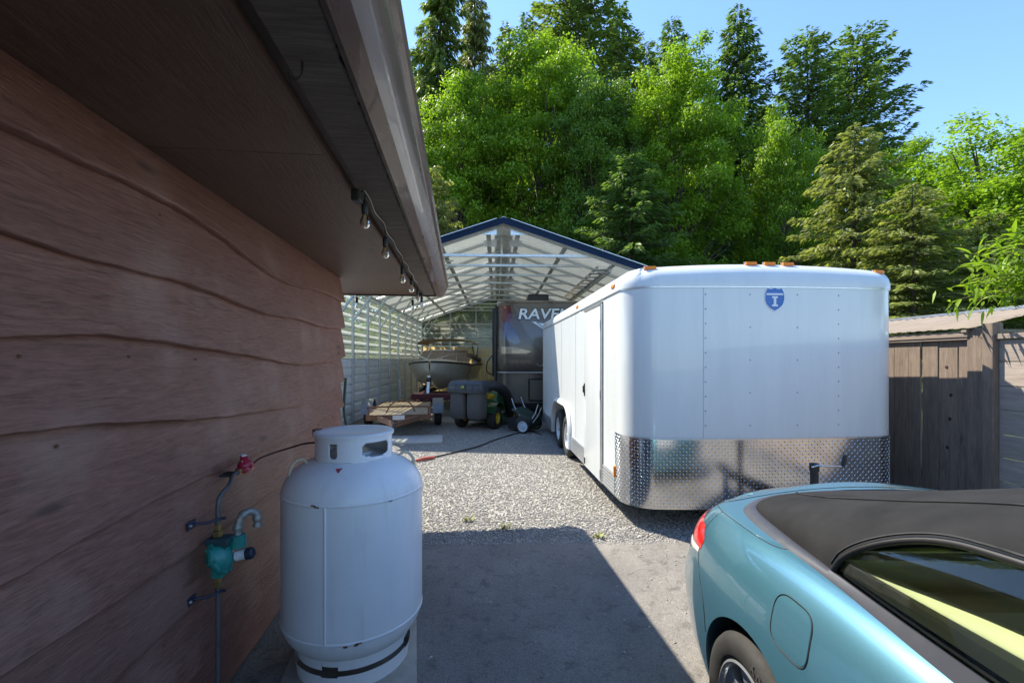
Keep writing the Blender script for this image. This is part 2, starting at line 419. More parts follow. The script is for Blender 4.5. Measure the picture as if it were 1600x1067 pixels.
# K-style gutter, with wall thickness
pr = [(.889, 2.525), (.889, 2.388), (.945, 2.386), (.958, 2.398), (.985, 2.432), (1.003, 2.462), (1.006, 2.500), (1.022, 2.508), (1.030, 2.530), (1.022, 2.533)]
inn = [(x - .004 if k > 1 else x + .003, z + .004) for k, (x, z) in enumerate(pr)]
ring = pr + inn[::-1]; m = len(ring); ys = [Y0 + (YE + .02 - Y0) * i / 30 for i in range(31)]
vs = [(x, y, z) for y in ys for (x, z) in ring]
fs = [(i * m + k, i * m + (k + 1) % m, (i + 1) * m + (k + 1) % m, (i + 1) * m + k) for i in range(30) for k in range(m)] + [tuple(range(m))]
g = MB().add(vs, fs).build('gutter', GUT, house, 35, recalc=True)
ec = MB(); ec.prism([(x, z) for x, z in pr], Matrix.Translation((0, YE + .021, 0)) @ Matrix.Rotation(R(90), 4, 'X'), -.004); ec.build('end_cap', GUT, g)
# end of the eave: barge board and roof slab rising away from the gutter
MB().box(-6.0, .871, YE - .045, YE - .02, 2.385, 2.43).build('barge_board', TRIM, house)
MB().box(-6.0, .871, YE - .019, YE + .005, 2.395, 2.52).build('barge_board', TRIM, house)
SH = pbr('roof_shingle', (.07, .06, .055), .9, var=.4, scale=30, bump=.5)
rf = MB(); sl = .33
rf.add([(.96, Y0, 2.52), (.96, YE + .02, 2.52), (-5.5, YE + .02, 2.52 + sl * 6.46), (-5.5, Y0, 2.52 + sl * 6.46), (.96, Y0, 2.545), (.96, YE + .02, 2.545), (-5.5, YE + .02, 2.56 + sl * 6.46), (-5.5, Y0, 2.56 + sl * 6.46)],
       [(0, 1, 2, 3), (7, 6, 5, 4), (0, 4, 5, 1), (1, 5, 6, 2), (2, 6, 7, 3), (3, 7, 4, 0)])
rf.build('roof', SH, house)
MB().add([(.85, YE - .03, 2.50), (-5.4, YE - .03, 2.50), (-5.4, YE - .03, 2.51 + sl * 6.3), (.85, Y0, 2.50), (-5.4, Y0, 2.50), (-5.4, Y0, 2.51 + sl * 6.3)], [(0, 1, 2), (5, 4, 3)]).build('gable_infill', TRIM, house)
# hook screwed into the rough board
hk = MB(); hp = [(.76 + .018 * math.cos(a) - .018, -3.32, 2.372 + .018 * math.sin(a)) for a in np.linspace(-2.9, .2, 10)] + [(.76, -3.32, 2.38), (.76, -3.32, 2.403)]
hk.tube(hp, .0035, 6); hk.build('hook', DARKMETAL, house)

# ------------------------------------------------------------------ string lights along the soffit slot
HM = house.matrix_basis if False else Matrix.Translation(house.location) @ Matrix.Rotation(HY, 4, 'Z')
string = empty('string_lights', HM @ Vector((.70, -2.4, 2.40)), 0, 'black string of clear filament bulbs hanging under the dark soffit', 'string lights')
BULB = NT('clear_bulb_glass'); BULB.p.inputs['Transmission Weight'].default_value = 1; BULB.p.inputs['Roughness'].default_value = .02; BULB.p.inputs['IOR'].default_value = 1.3; BULB.col((1, .97, .9)); BULB = BULB.m
FIL = pbr('filament', (.55, .33, .10), .4)
GREYW = pbr('grey_cord', (.42, .40, .37), .5)
org = string.location
def hw(x, y, z): return HM @ Vector((x, y, z)) - org
wire = MB(); wp = []
for i, y in enumerate(np.linspace(-2.40, 1.02, 60)):
    wp.append(hw(.722 + .006 * math.sin(i * .9), y, 2.388 - .008 * abs(math.sin(i * .33))))
wp += [hw(.60 - k * .13, 1.04, 2.385 - .012 * (k % 2)) for k in range(7)]
wire.tube(wp, .0045, 6); wire.build('cord', BLACK, string)
w2 = MB(); w2.tube([p + Vector((.012, 0, .006)) for p in wp[:46]], .003, 5); w2.build('cord', GREYW, string)
MB().box(-.02, .02, -.03, .03, -.055, .0, .008).build('plug_box', BLACK, string, loc=hw(.705, -2.42, 2.385))
def bulb(p, k, drop=.035):
    s = MB(); s.tube([p, p - Vector((0, 0, drop))], .004, 6)
    M = Matrix.Translation(p - Vector((0, 0, drop + .055)))
    s.lathe([(.0, .058), (.010, .058), (.015, .05), (.016, .0), (.013, -.006), (0, -.006)], 14, M)
    so = s.build('bulb_socket', BLACK, string, 40)
    g = MB(); g.lathe([(.011, -.006), (.014, -.02), (.021, -.035), (.024, -.048), (.0225, -.060), (.015, -.072), (.0, -.076)], 18, M)
    g.build('bulb', BULB, so, 60)
    f = MB(); f.tube([M @ Vector(q) for q in ((.004, 0, -.005), (.006, 0, -.03), (.0, .004, -.052), (-.006, 0, -.03), (-.004, 0, -.005))], .0018, 5); f.build('filament', FIL, so)
for k, y in enumerate((-2.36, -1.77, -.95, -.29, .30, .80)): bulb(hw(.728, y, 2.386), k, .03 + .012 * (k % 3))
bulb(hw(.60, 1.05, 2.385), 7, .06); bulb(hw(-.06, 1.05, 2.375), 8, .03)

# dark green garden hose on the wall corner
hs = MB(); hs.tube(crom([HM @ Vector(q) for q in ((.05, .06, 1.42), (.03, .08, 1.1), (.06, .12, .82), (.02, .2, .70), (.10, .32, .60), (.14, .42, .35), (.12, .5, .02))], 40), .014, 8)
tag(hs.build('garden_hose', pbr('hose_green', (.02, .055, .035), .45), None, 60), 'dark green garden hose hanging at the far corner of the house', 'hose')

# ------------------------------------------------------------------ propane tank
TKX, TKY = -.855, 2.47
tank = empty('propane_tank', (TKX, TKY, .022), R(-4), 'large white upright propane tank standing by the brown wall', 'propane tank'); tank.scale = (1, 1, 1.022)
t = NT('tank_enamel'); v = t.coords()
c = t.ramp(t.noise(v, 2.5, 5), [(.3, (.66, .68, .72)), (.7, (.76, .77, .79))])
c = t.mix(t.ramp(t.noise(v, 9, 8, .75), [(.68, (0, 0, 0)), (.80, (.7, .7, .7))]), c, (.30, .20, .12))
c = t.mix(t.ramp(t.noise(t.coords((9, 9, .7)), 2.2, 6, .7), [(.55, (0, 0, 0)), (.78, (.30, .30, .30))]), c, (.42, .36, .29))
t.col(c); t.rough(t.math('ADD', t.math('MULTIPLY', t.noise(v, 6, 4), .2), .22)); t.bump(t.noise(v, 14, 3), .06, .01); ENAM = t.m
r = .360; prof = [(0, .095)]
for a in np.linspace(-PI / 2, 0, 16): prof.append((r - .17 + .17 * math.cos(a) if a > -1.5 else r - .17, .27 + .175 * math.sin(a)))
for a in np.linspace(0, PI / 2, 18): prof.append((r - .27 + .27 * math.cos(a) ** .95 if a < 1.57 else r - .27, .865 + .185 * math.sin(a)))
prof += [(.10, 1.064), (0, 1.068)]
MB().lathe(prof, 96).build('tank_body', ENAM, tank, 60)
def ringband(z, rr_, w, name='weld_band'):
    MB().lathe([(rr_ - .003, z - w), (rr_ + .0025, z - w * .6), (rr_ + .0035, z), (rr_ + .0025, z + w * .6), (rr_ - .003, z + w)], 96).build(name, ENAM, tank, 60)
ringband(.245, r - .001, .010); ringband(.875, r - .001, .010)
a = R(-88); MB().tube([(r * math.cos(a) * 1.003, r * math.sin(a) * 1.003, z) for z in np.linspace(.25, .87, 20)], .0055, 8).build('weld_seam', ENAM, tank, 60)
# foot ring with slots
FR = MB(); ns = 72
for (a0, a1) in [(k * 90 + 8, k * 90 + 82) for k in range(4)] + [(k * 90 - 8, k * 90 + 8) for k in range(4)]:
    slot = (a1 - a0) > 30
    for z0, z1 in (((-.012, .055), (.10, .14)) if not slot else ((-.012, .062), (.082, .14))):
        G = [[(.285 * math.cos(R(x)), .285 * math.sin(R(x)), z0), (.295 * math.cos(R(x)), .295 * math.sin(R(x)), z1)] for x in np.linspace(a0, a1, 14)]
        FR.grid(G)
FR.build('foot_ring', ENAM, tank, 60)
# collar: wall with two long windows, rolled rim and lid
CO = MB(); nseg = 96; rc = .198; zc0, zc1 = 1.018, 1.155
def inwin(a, z):
    a = (a + 360) % 360
    for c0, hwid in ((328, 24), (120, 30), (262, 7)):
        d = abs((a - c0 + 180) % 360 - 180); hz = (z - 1.096) / .036
        if (d / hwid) ** 4 + abs(hz) ** 4 < 1: return True
    return False
zz = np.linspace(zc0, zc1, 22)
for i in range(180):
    a0, a1 = R(i * 2), R(i * 2 + 2)
    for j in range(21):
        if inwin(i * 2 + 1, (zz[j] + zz[j + 1]) / 2): continue
        if j < 3 and abs(((i * 2) % 60) - 30) < 17: continue
        CO.add([(rc * math.cos(a), rc * math.sin(a), z) for a, z in ((a0, zz[j]), (a1, zz[j]), (a1, zz[j + 1]), (a0, zz[j + 1]))], [(0, 1, 2, 3)])
col_ = CO.build('collar', ENAM, tank, recalc=True); sol = col_.modifiers.new('thick', 'SOLIDIFY'); sol.thickness = .005
smooth_mesh(col_.data, 40)
MB().lathe([(rc - .002, 1.150), (rc + .008, 1.152), (rc + .010, 1.166), (rc + .004, 1.172), (rc - .03, 1.170), (rc - .05, 1.166), (.0, 1.160)], 72).build('lid', ENAM, tank, 50)
MB().box(-rc - .03, -rc + .01, -.02, .02, 1.14, 1.175, .004).build('lid_hinge', RUST, tank)
# valve seen through the window
vv = MB(); vv.lathe([(.0, .0), (.028, .0), (.028, .03), (.016, .035), (.016, .07), (.03, .075), (.03, .095), (0, .1)], 16, Matrix.Translation((0.02, -.04, 1.06))); vv.bar((.02, -.04, 1.10), (-.1, -.02, 1.10), .02)
vv.build('valve', pbr('brass', (.30, .20, .07), .4, .7), tank, 40)
def lug(ax, name='lifting_lug'):
    c, s_ = math.cos(R(ax)), math.sin(R(ax)); tq = Vector((-s_, c, 0)); rad = Vector((c, s_, 0))
    pts = [rad * (.275 + .042 * math.cos(b)) + Vector((0, 0, .99 + .05 * math.sin(b) - .012 * math.cos(b))) for b in np.linspace(0, PI, 14)]
    MB().tube([pts[0] - Vector((0, 0, .03))] + pts + [pts[-1] - Vector((0, 0, .03))], .0085, 8).build(name, pbr('worn_cream_paint', (.55, .46, .33), .5, var=.4, scale=30), tank, 60)
lug(212); lug(20)
# scuffed red flame mark on the shoulder
fl = MB(); 
for (dx, dz, sx) in ((0, 0, .014), (.012, .006, .009), (-.013, .004, .007), (.004, -.008, .01)):
    a = R(-84) + dx / .3; 
    pts = [(a + sx / .33 * math.cos(b) * .9, sx * math.sin(b) * .7 + dz) for b in np.linspace(0, 2 * PI, 9)[:-1]]
    vs = []
    for aa, dd in pts:
        q = R(38) - dd / .18; rr_ = r - .27 + .2725 * math.cos(PI / 2 - q + .05) ** .95; z_ = .865 + .1868 * math.sin(PI / 2 - q + .05)
        vs.append((rr_ * math.cos(aa), rr_ * math.sin(aa), z_))
    fl.add(vs, [tuple(range(8))])
fl.build('flame_sticker', pbr('faded_red', (.42, .03, .06), .5, var=.5, scale=60), tank)
# chips of bare rust on the bands
ch = MB(); rr = random.Random(8)
for (ad, z, w, h) in ((-95, .875, .03, .006), (-70, .243, .035, .007), (-62, .247, .016, .005), (-40, .872, .01, .004)):
    for q in range(4):
        a0 = R(ad) + rr.uniform(-1, 1) * w / r; zc_ = z + rr.uniform(-1, 1) * h
        vs = [((r + .0042) * math.cos(a0 + w / r * .4 * math.cos(b) * rr.uniform(.5, 1)), (r + .0042) * math.sin(a0 + w / r * .4 * math.cos(b)), zc_ + h * .7 * math.sin(b)) for b in np.linspace(0, 2 * PI, 8)[:-1]]
        ch.add(vs, [tuple(range(7))])
tag(ch.build('rust_chip', RUST, tank), kind='stuff')
# concrete pad
CONC = pbr('old_concrete', (.36, .33, .28), .9, var=.3, scale=9, bump=.4, bscale=90)
pad = MB().box(-.33, .33, -.33, .33, -.03, .012, .005).build('concrete_paver', CONC, None, loc=(TKX, TKY, -.002), rot=(0, 0, R(12)))
tag(pad, 'square concrete paver under the white propane tank', 'paver')

# ------------------------------------------------------------------ gas regulators and pipes on the wall
def wallpt(x, y, off=.0):
    """point on the wall plane (plus off outwards) seen at a photo pixel"""
    Mi = HM.inverted(); o = Mi @ Vector((0, 0, EYE)); d = Mi.to_3x3() @ Vector(((x - CXP) / FPX, 1, (HYP - y) / FPX))
    k = (off - o.x) / d.x; return o + d * k
GP = pbr('grey_gas_pipe', (.10, .105, .115), .5, .3, var=.3)
BRASS = pbr('brass_fitting', (.32, .22, .09), .38, .8, var=.3)
TEAL = pbr('teal_cast_paint', (.012, .20, .175), .38, var=.3, scale=20, bump=.15, coat=.2)
CRIM = pbr('crimson_cast_paint', (.33, .012, .04), .38, var=.3, scale=25, bump=.15, coat=.2)
NAVY = pbr('navy_plastic', (.012, .02, .045), .4)
GALVP = pbr('galvanised_pipe', (.30, .30, .28), .55, .6, var=.35, scale=40, bump=.3)
def hthing(name, p, label, cat):
    o = empty(name, HM @ p, HY, label, cat); return o
# teal second-stage regulator: disc body facing along the wall, so its rim stands off the wall
pt = wallpt(345, 868, .13)
teal = hthing('gas_regulator', pt, 'teal cast gas regulator with upturned grey vent pipe on the wall', 'regulator')
Mx = Matrix.Rotation(R(90), 4, 'Y') @ Matrix.Identity(4)
RX = Matrix.Rotation(R(68), 4, 'Y')
b = MB(); b.lathe([(0, -.045), (.040, -.045), (.052, -.03), (.066, -.012), (.078, -.008), (.080, .0), (.078, .008), (.066, .012), (.055, .028), (.030, .042), (0, .045)], 28, RX); b.build('diaphragm_body', TEAL, teal, 35)
for k in range(8):
    f = MB(); a = k * PI / 4; f.lathe([(0, -.016), (.008, -.016), (.008, .016), (0, .016)], 6, RX @ Matrix.Translation((.072 * math.cos(a), .072 * math.sin(a), 0))); f.build('flange_bolt', TEAL, teal)
MB().box(-.05, .045, -.035, .035, .055, .085, .006).box(-.035, .03, -.025, .025, .03, .06, .004).build('inlet_flange', pbr('dark_teal_cast', (.015, .05, .06), .5), teal)
MB().lathe([(0, 0), (.035, 0), (.035, .05), (.030, .055), (0, .055)], 20, Matrix.Translation((.05, .045, .02)) ).build('spring_tower', TEAL, teal, 35)
cp = MB(); MC = Matrix.Translation((.055, .02, -.012)) @ Matrix.Rotation(R(80), 4, 'Y'); cp.lathe([(0, 0), (.022, 0), (.022, .05), (0, .05)], 18, MC); cp.build('spring_cap', pbr('pale_label', (.62, .64, .66), .5), teal, 35)
MB().lathe([(0, .045), (.026, .045), (.026, .07), (.02, .075), (0, .075)], 18, MC).build('cap_knob', NAVY, teal, 35)
v = MB(); vp = crom([(.05, .045, .075), (.05, .047, .115), (.06, .055, .150), (.085, .075, .168), (.108, .095, .150), (.112, .10, .115), (.112, .10, .09)], 26)
v.tube(vp, [.0165 if i not in (3, 4, 10, 11, 20, 21, 24, 25) else .021 for i in range(26)], 14); v.build('vent_pipe', GALVP, teal, 40)
MB().lathe([(0, .085), (.017, .085), (.021, .09), (.021, .112), (.014, .116), (.014, .14), (.010, .142)], 6, Matrix.Translation((-.012, 0, 0))).build('brass_union', BRASS, teal)
MB().lathe([(.010, -.14), (.016, -.135), (.018, -.11), (.016, -.085), (0, -.075)], 6, Matrix.Translation((-.012, 0, 0))).build('brass_union', BRASS, teal)
MB().box(-.03, .02, -.025, .025, -.09, -.03, .006).build('outlet_boss', TEAL, teal)
# crimson first-stage regulator
pr_ = wallpt(383, 724, .10)
crim = hthing('gas_regulator', pr_, 'small crimson gas regulator fixed to the wall above the teal one', 'regulator')
MB().lathe([(0, -.03), (.03, -.03), (.036, -.012), (.036, .0), (.028, .012), (.020, .016), (.020, .04), (.016, .044), (0, .044)], 18, Matrix.Rotation(R(14), 4, 'X')).build('bonnet', CRIM, crim, 35)
MB().box(-.028, .028, -.05, .05, -.04, -.012, .007).build('valve_body', CRIM, crim, 35)
MB().lathe([(0, .05), (.016, .05), (.016, .075), (.009, .08), (0, .08)], 6, Matrix.Rotation(R(-90), 4, 'X') @ Matrix.Translation((0, .026, 0))).build('hex_fitting', CRIM, crim)
MB().lathe([(0, .05), (.014, .05), (.014, .08), (0, .08)], 6, Matrix.Rotation(R(90), 4, 'X') @ Matrix.Translation((0, -.026, 0))).build('hex_fitting', BRASS, crim)
MB().box(-.02, .006, -.018, .018, .012, .046, .003).build('spec_plate', pbr('white_sticker', (.7, .7, .7), .5), crim, rot=(0, 0, R(40)))
MB().box(-.10, -.02, -.09, -.01, -.045, -.035).box(-.098, -.09, -.12, .0, -.06, .01).build('mount_bracket', DARKMETAL, crim)
# pipes
def pipe(name, pts, rad, m, label, n=40):
    o = MB().tube(crom([HM @ Vector(q) for q in pts], n), rad, 10).build(name, m, None, 60); return tag(o, label, 'pipe')
c0 = Vector(pr_); t0 = Vector(pt)
pipe('gas_pipe', [c0 + Vector((0, -.078, -.026)), c0 + Vector((-.002, -.12, -.03)), (t0.x - .012, t0.y + .10, c0.z - .055), (t0.x - .012, t0.y + .015, c0.z - .085), (t0.x - .012, t0.y, c0.z - .14), (t0.x - .012, t0.y, t0.z + .22), (t0.x - .012, t0.y, t0.z + .138)], .0095, GP, 'bent grey gas pipe joining the crimson regulator to the teal regulator')
pipe('gas_pipe', [(t0.x - .012, t0.y, t0.z - .13), (t0.x - .012, t0.y, t0.z - .4), (t0.x - .014, t0.y + .003, .35), (t0.x - .012, t0.y, .0)], .0095, GP, 'straight grey gas pipe running down the wall below the teal regulator')
tk = HM.inverted() @ Vector((TKX - .10, TKY - .03, 1.145))
pipe('copper_gas_line', [c0 + Vector((0, .078, -.026)), c0 + Vector((.02, .14, -.0)), c0 + Vector((.11, .24, .024)), tk + Vector((-.12, -.02, .015)), tk], .0052, pbr('dark_copper', (.10, .055, .035), .45, .6), 'thin dark copper line from the crimson regulator into the tank collar')
# two navy clips holding the pipe
for k, (dz, lab) in enumerate(((.165, 'navy pipe clip on the wall above the teal regulator'), (-.155, 'navy pipe clip on the wall below the teal regulator'))):
    o = hthing('pipe_clip', Vector((0.045, t0.y, t0.z + dz)), lab, 'bracket'); tag(o, group='pipe clips on the house wall')
    MB().box(0, .006, -.10, -.04, -.018, .018, .002).build('plate', NAVY, o)
    MB().tube(crom([(.006, -.06, 0), (.05, -.04, -.004), (t0.x - .05, -.004, .0), (t0.x - .025, .0, 0)], 12), .006, 8).build('strap', NAVY, o, 60)
    MB().lathe([(0, 0), (.007, 0), (.006, .006), (0, .008)], 8, Matrix.Translation((.006, -.085, .0)) @ Matrix.Rotation(R(90), 4, 'Y')).build('screw', ALU, o)
# ------------------------------------------------------------------ enclosed cargo trailer
TY = R(3.5)
cargo = empty('cargo_trailer', (1.085, 4.27, 0), TY, 'big white enclosed cargo trailer with diamond plate nose', 'trailer')
W, L, RC, BOW = 2.74, 6.15, .28, .085
ZB, ZP, ZT = .215, .855, 2.30
t = NT('trailer_white_skin'); v = t.coords()
wav = t.noise(t.coords((1, 2.2, .35)), 2.2, 2)
tc_ = t.ramp(t.noise(t.coords((2, 2, .25)), 3, 6, .7), [(.3, (.62, .645, .635)), (.62, (.675, .70, .685))])
tc_ = t.mix(t.ramp(t.noise(t.coords((14, 14, .5)), 2.0, 6, .7), [(.58, (0, 0, 0)), (.80, (.09, .09, .09))]), tc_, (.38, .35, .30))
t.col(tc_); t.rough(t.math('ADD', t.math('MULTIPLY', t.noise(v, 3, 5), .06), .26)); t.bump(wav, .06, .02)
t.p.inputs['Coat Weight'].default_value = .3; TWHITE = t.m
def foot(n_corner=12, nf=26, nsd=24):
    """outline of the box from rear-left, along the left side, round the nose, to rear-right: (x,y,nx,ny)"""
    out = []
    for i in range(nsd): out.append((0, L - (L - RC) * i / nsd, -1, 0))
    for i in range(n_corner):
        a = PI + (PI / 2) * i / n_corner; out.append((RC + RC * math.cos(a), RC + RC * math.sin(a), math.cos(a), math.sin(a)))
    for i in range(nf + 1):
        x = RC + (W - 2 * RC) * i / nf; out.append((x, 0, 0, -1))
    for i in range(1, n_corner + 1):
        a = 1.5 * PI + (PI / 2) * i / n_corner; out.append((W - RC + RC * math.cos(a), RC + RC * math.sin(a), math.cos(a), math.sin(a)))
    for i in range(1, nsd + 1): out.append((W, RC + (L - RC) * i / nsd, 1, 0))
    return out
def bow(x): return -BOW * (1 - ((x - W / 2) / (W / 2)) ** 2)
FT = foot()
def ringpt(p, d, z):
    x, y, nx, ny = p; b = bow(x) if y < RC + .01 else 0
    if y < RC + .01: b *= max(0, 1 - y / (RC + .01))
    return (x - nx * d, y - ny * d + b, z)
def arch(x): return .055 * (1 - ((x - W / 2) / (W / 2)) ** 2)
rows = [(0, ZB), (0, ZP), (0, ZT)]
G = [[ringpt(p, d, z) for p in FT] for d, z in rows]
m = len(FT); mb = MB(); mb.grid(G)
mb.add([q for q in G[0]], [tuple(range(m))]); mb.add([q for q in G[-1]], [tuple(range(m - 1, -1, -1))])
mb.add([G[0][0], G[0][-1], G[1][0], G[1][-1], G[2][0], G[2][-1]], [(0, 1, 3, 2), (2, 3, 5, 4)])
me = mb.mesh('body'); clean(me)
cut = MB(); WY = (3.24, 4.09); ZW = .36
pl = [(WY[0] - .44, 0.05), (WY[1] + .44, 0.05)] + [(WY[1] + .44 * math.cos(a), ZW + .10 + .40 * math.sin(a)) for a in np.linspace(0, PI / 2, 12)] + [(WY[0] - .44 * math.sin(a), ZW + .10 + .40 * math.cos(a)) for a in np.linspace(0, PI / 2, 12)]
def yz(Mx): return Matrix(((0, 0, 1, Mx), (1, 0, 0, 0), (0, 1, 0, 0), (0, 0, 0, 1)))
cut.prism(pl, yz(-.2), .55); cm = cut.mesh('c'); clean(cm)
cut2 = MB(); cut2.prism(pl, yz(W - .35), .55); cm2 = cut2.mesh('c'); clean(cm2)
me = boolean(me, [cm, cm2]); clean(me, 1e-4); smooth_mesh(me, 35); me.materials.clear()
link('body', me, TWHITE, cargo)
# roof cove and cap (rounded edge all round)
rows = [(-.012, ZT - .012), (-.014, ZT + .03), (-.002, ZT + .085), (.03, ZT + .135), (.085, ZT + .168), (.17, ZT + .185), (.27, ZT + .19)]
G = []
for d, z in rows:
    row = []
    for p in FT:
        q = ringpt(p, d, z); fr = 1.0 if p[1] > RC + .01 else 1 - .0 * p[1]
        k = max(0, (z - ZT) / .19); row.append((q[0], q[1] + (.06 * k * k if p[1] < .05 else 0), z + arch(q[0]) * k))
    G.append(row)
cap = MB(); cap.grid(G); c0 = [(W / 2, y, ZT + .19 + .055) for (x, y, z) in G[-1]]
cap.grid([G[-1], c0]); cap.add(G[0], [tuple(range(m))]); cap.add([G[k][0] for k in range(7)] + [c0[0]] + [G[k][-1] for k in range(6, -1, -1)], [tuple(range(15))])
capo = cap.build('roof_cap', TWHITE, cargo, 40, recalc=True)
bmc = bmesh.new(); bmc.from_mesh(capo.data); CAPBV = BVHTree.FromBMesh(bmc); bmc.free()
# dark drip line under the cap
GASK = pbr('grey_gasket', (.12, .125, .13), .6)
MB().grid([[ringpt(p, -.006, z) for p in FT] for z in (ZT - .024, ZT - .013)]).build('drip_rail', ALU, cargo)
# diamond plate band: sheet and lozenges
PLATE = NT('diamond_plate_metal'); v = PLATE.coords(); PLATE.col(PLATE.ramp(PLATE.noise(v, 4, 6), [(.3, (.52, .53, .54)), (.7, (.72, .72, .71))]))
PLATE.p.inputs['Metallic'].default_value = 1; PLATE.rough(PLATE.math('ADD', PLATE.math('MULTIPLY', PLATE.noise(v, 3, 6, .7), .16), .07)); PLATE = PLATE.m
i0 = next(i for i, p in enumerate(FT) if p[1] <= RC + 1e-6); i1 = len(FT) - 1 - i0
band = FT[i0 - 0:i1 + 1]
bx0 = ringpt((0, RC + .13, -1, 0), -.006, 0); 
bp = [(0, RC + .10, -1, 0)] + band + [(W, RC + .10, 1, 0)]
pp = [np.array(ringpt(p, -.005, 0)[:2]) for p in bp]; nnv = [np.array(p[2:4], float) for p in bp]
sl_ = np.r_[0, np.cumsum([np.linalg.norm(pp[i + 1] - pp[i]) for i in range(len(pp) - 1)])]
MB().grid([[(q[0], q[1], z) for q in pp] for z in (ZB - .012, .4, .6, ZP)]).build('diamond_plate', PLATE, cargo, 60)
P_ = np.array(pp); N_ = np.array(nnv)
def bandpt(u, z, off):
    x = np.interp(u, sl_, P_[:, 0]); y = np.interp(u, sl_, P_[:, 1]); nx = np.interp(u, sl_, N_[:, 0]); ny = np.interp(u, sl_, N_[:, 1]); k = math.hypot(nx, ny) or 1
    return (x + nx / k * off, y + ny / k * off, z)
tr = MB(); pit = .030; nu = int(sl_[-1] / pit); nv = int((ZP - ZB - .01) / pit)
for i in range(nu):
    for j in range(nv):
        u, z = (i + .5) * pit, ZB + .0 + (j + .5) * pit; s_ = 1 if (i + j) % 2 else -1; c, s2 = math.cos(R(45)), math.sin(R(45)) * s_
        vs = [bandpt(u + a * c - b * s2, z + a * s2 + b * c, o) for a, b, o in ((-.0145, 0, .0002), (0, -.0048, .0002), (.0145, 0, .0002), (0, .0048, .0002), (-.006, 0, .0036), (.006, 0, .0036))]
        tr.add(vs, [(0, 1, 5, 4), (1, 2, 5), (2, 3, 4, 5), (3, 0, 4)] if s_ > 0 else [(0, 1, 5, 4), (1, 2, 5), (2, 3, 4, 5), (3, 0, 4)])
tag(tr.build('tread_pattern', PLATE, cargo), kind='stuff')
MB().grid([[ringpt(p, -.008, z) for p in bp] for z in (ZP - .004, ZP + .010)]).build('plate_edge', ALU, cargo)
MB().box(-.008, -.004, RC + .095, RC + .108, ZB, ZP).build('plate_edge', ALU, cargo)
# panel seams and rivets on the nose
SEAM = pbr('seam_grey', (.42, .43, .44), .6)  # plain grey for the lines along the panel joints
def frontpt(x, z, off): return (x, bow(x) * 1.0 - off, z)
for xs in (.70, ):
    MB().grid([[frontpt(xs + a, z, .0025) for z in (ZP + .012, ZT - .026)] for a in (-.0018, .0018)]).build('panel_seam', SEAM, cargo)
RIV = pbr('rivet_steel', (.22, .225, .23), .5, .5)
rv = MB()
def rivet(p, nrm, r=.007):
    n_ = Vector(nrm); u = n_.cross(Vector((0, 0, 1))).normalized(); w_ = n_.cross(u); p = Vector(p)
    vs = [p + (u * math.cos(a) + w_ * math.sin(a)) * r for a in np.linspace(0, 2 * PI, 7)[:-1]] + [p + (u * math.cos(a) + w_ * math.sin(a)) * r * .6 + n_ * r * .5 for a in np.linspace(0, 2 * PI, 7)[:-1]]
    rv.add(vs, [(k, (k + 1) % 6, 6 + (k + 1) % 6, 6 + k) for k in range(6)] + [tuple(range(6, 12))])
for k, xs in enumerate((.72, 1.14, 1.60, 2.02)):
    nz = 10 if k in (0, 3) else 5
    for q in range(nz): rivet(frontpt(xs, ZP + .13 + (ZT - ZP - .22) * q / (nz - 1), .001), (0, -1, 0))
for q in range(4):
    for xs in (1.60, 2.02): rivet(frontpt(xs, .75 - q * .12, .006), (0, -1, 0), .005)
tag(rv.build('rivet', RIV, cargo), kind='stuff')
rv = MB()
for ys in [.42, .62] + [1.98 + .41 * k for k in range(10)]:
    for q in range(15): 
        z = .48 + q * .125
        if not (WY[0] - .6 < ys < WY[1] + .6 and z < 1.0): rivet((-.001, ys, z), (-1, 0, 0), .005)
tag(rv.build('rivet', pbr('white_rivet', (.55, .56, .57), .45), cargo), kind='stuff')
for ys in [1.98 + .41 * k for k in range(1, 10, 3)]:
    MB().box(-.003, -.001, ys + .03, ys + .034, 1.0 if WY[0] - .6 < ys < WY[1] + .6 else .44, ZT - .03).build('panel_seam', SEAM, cargo)
# shield emblem
ex, ez = 1.375, 2.175
sh = [(-.075, .10), (-.04, .092), (0, .105), (.04, .092), (.075, .10), (.098, .05), (.100, -.01), (.085, -.06), (.045, -.10), (0, -.125), (-.045, -.10), (-.085, -.06), (-.100, -.01), (-.098, .05)]
def emb(poly, off, th, m, name, sc=1.0, parent=None):
    b = MB(); vs = []; n = len(poly)
    for o_ in (off, off + th): vs += [frontpt(ex + x * sc, ez + z * sc, o_) for x, z in poly]
    b.add(vs, [tuple(range(n, 2 * n))] + [(k, (k + 1) % n, n + (k + 1) % n, n + k) for k in range(n)]); return b.build(name, m, parent or cargo, recalc=True)
EBLUE = pbr('emblem_blue', (.015, .13, .42), .35, var=.15)
EWH = pbr('emblem_white', (.72, .74, .76), .4, var=.05)
e0 = emb(sh, .001, .003, EWH, 'emblem'); 
emb(sh, .0045, .002, EBLUE, 'shield_field', .92, cargo)
emb([(-.088, .052), (.088, .052), (.092, .034), (-.092, .034)], .007, .001, EWH, 'shield_band', .9)
emb([(-.030, .02), (.030, .02), (.030, .002), (.013, .002), (.013, -.062), (.030, -.062), (.030, -.08), (-.030, -.08), (-.030, -.062), (-.013, -.062), (-.013, .002), (-.030, .002)], .007, .001, EWH, 'letter_i', .95)
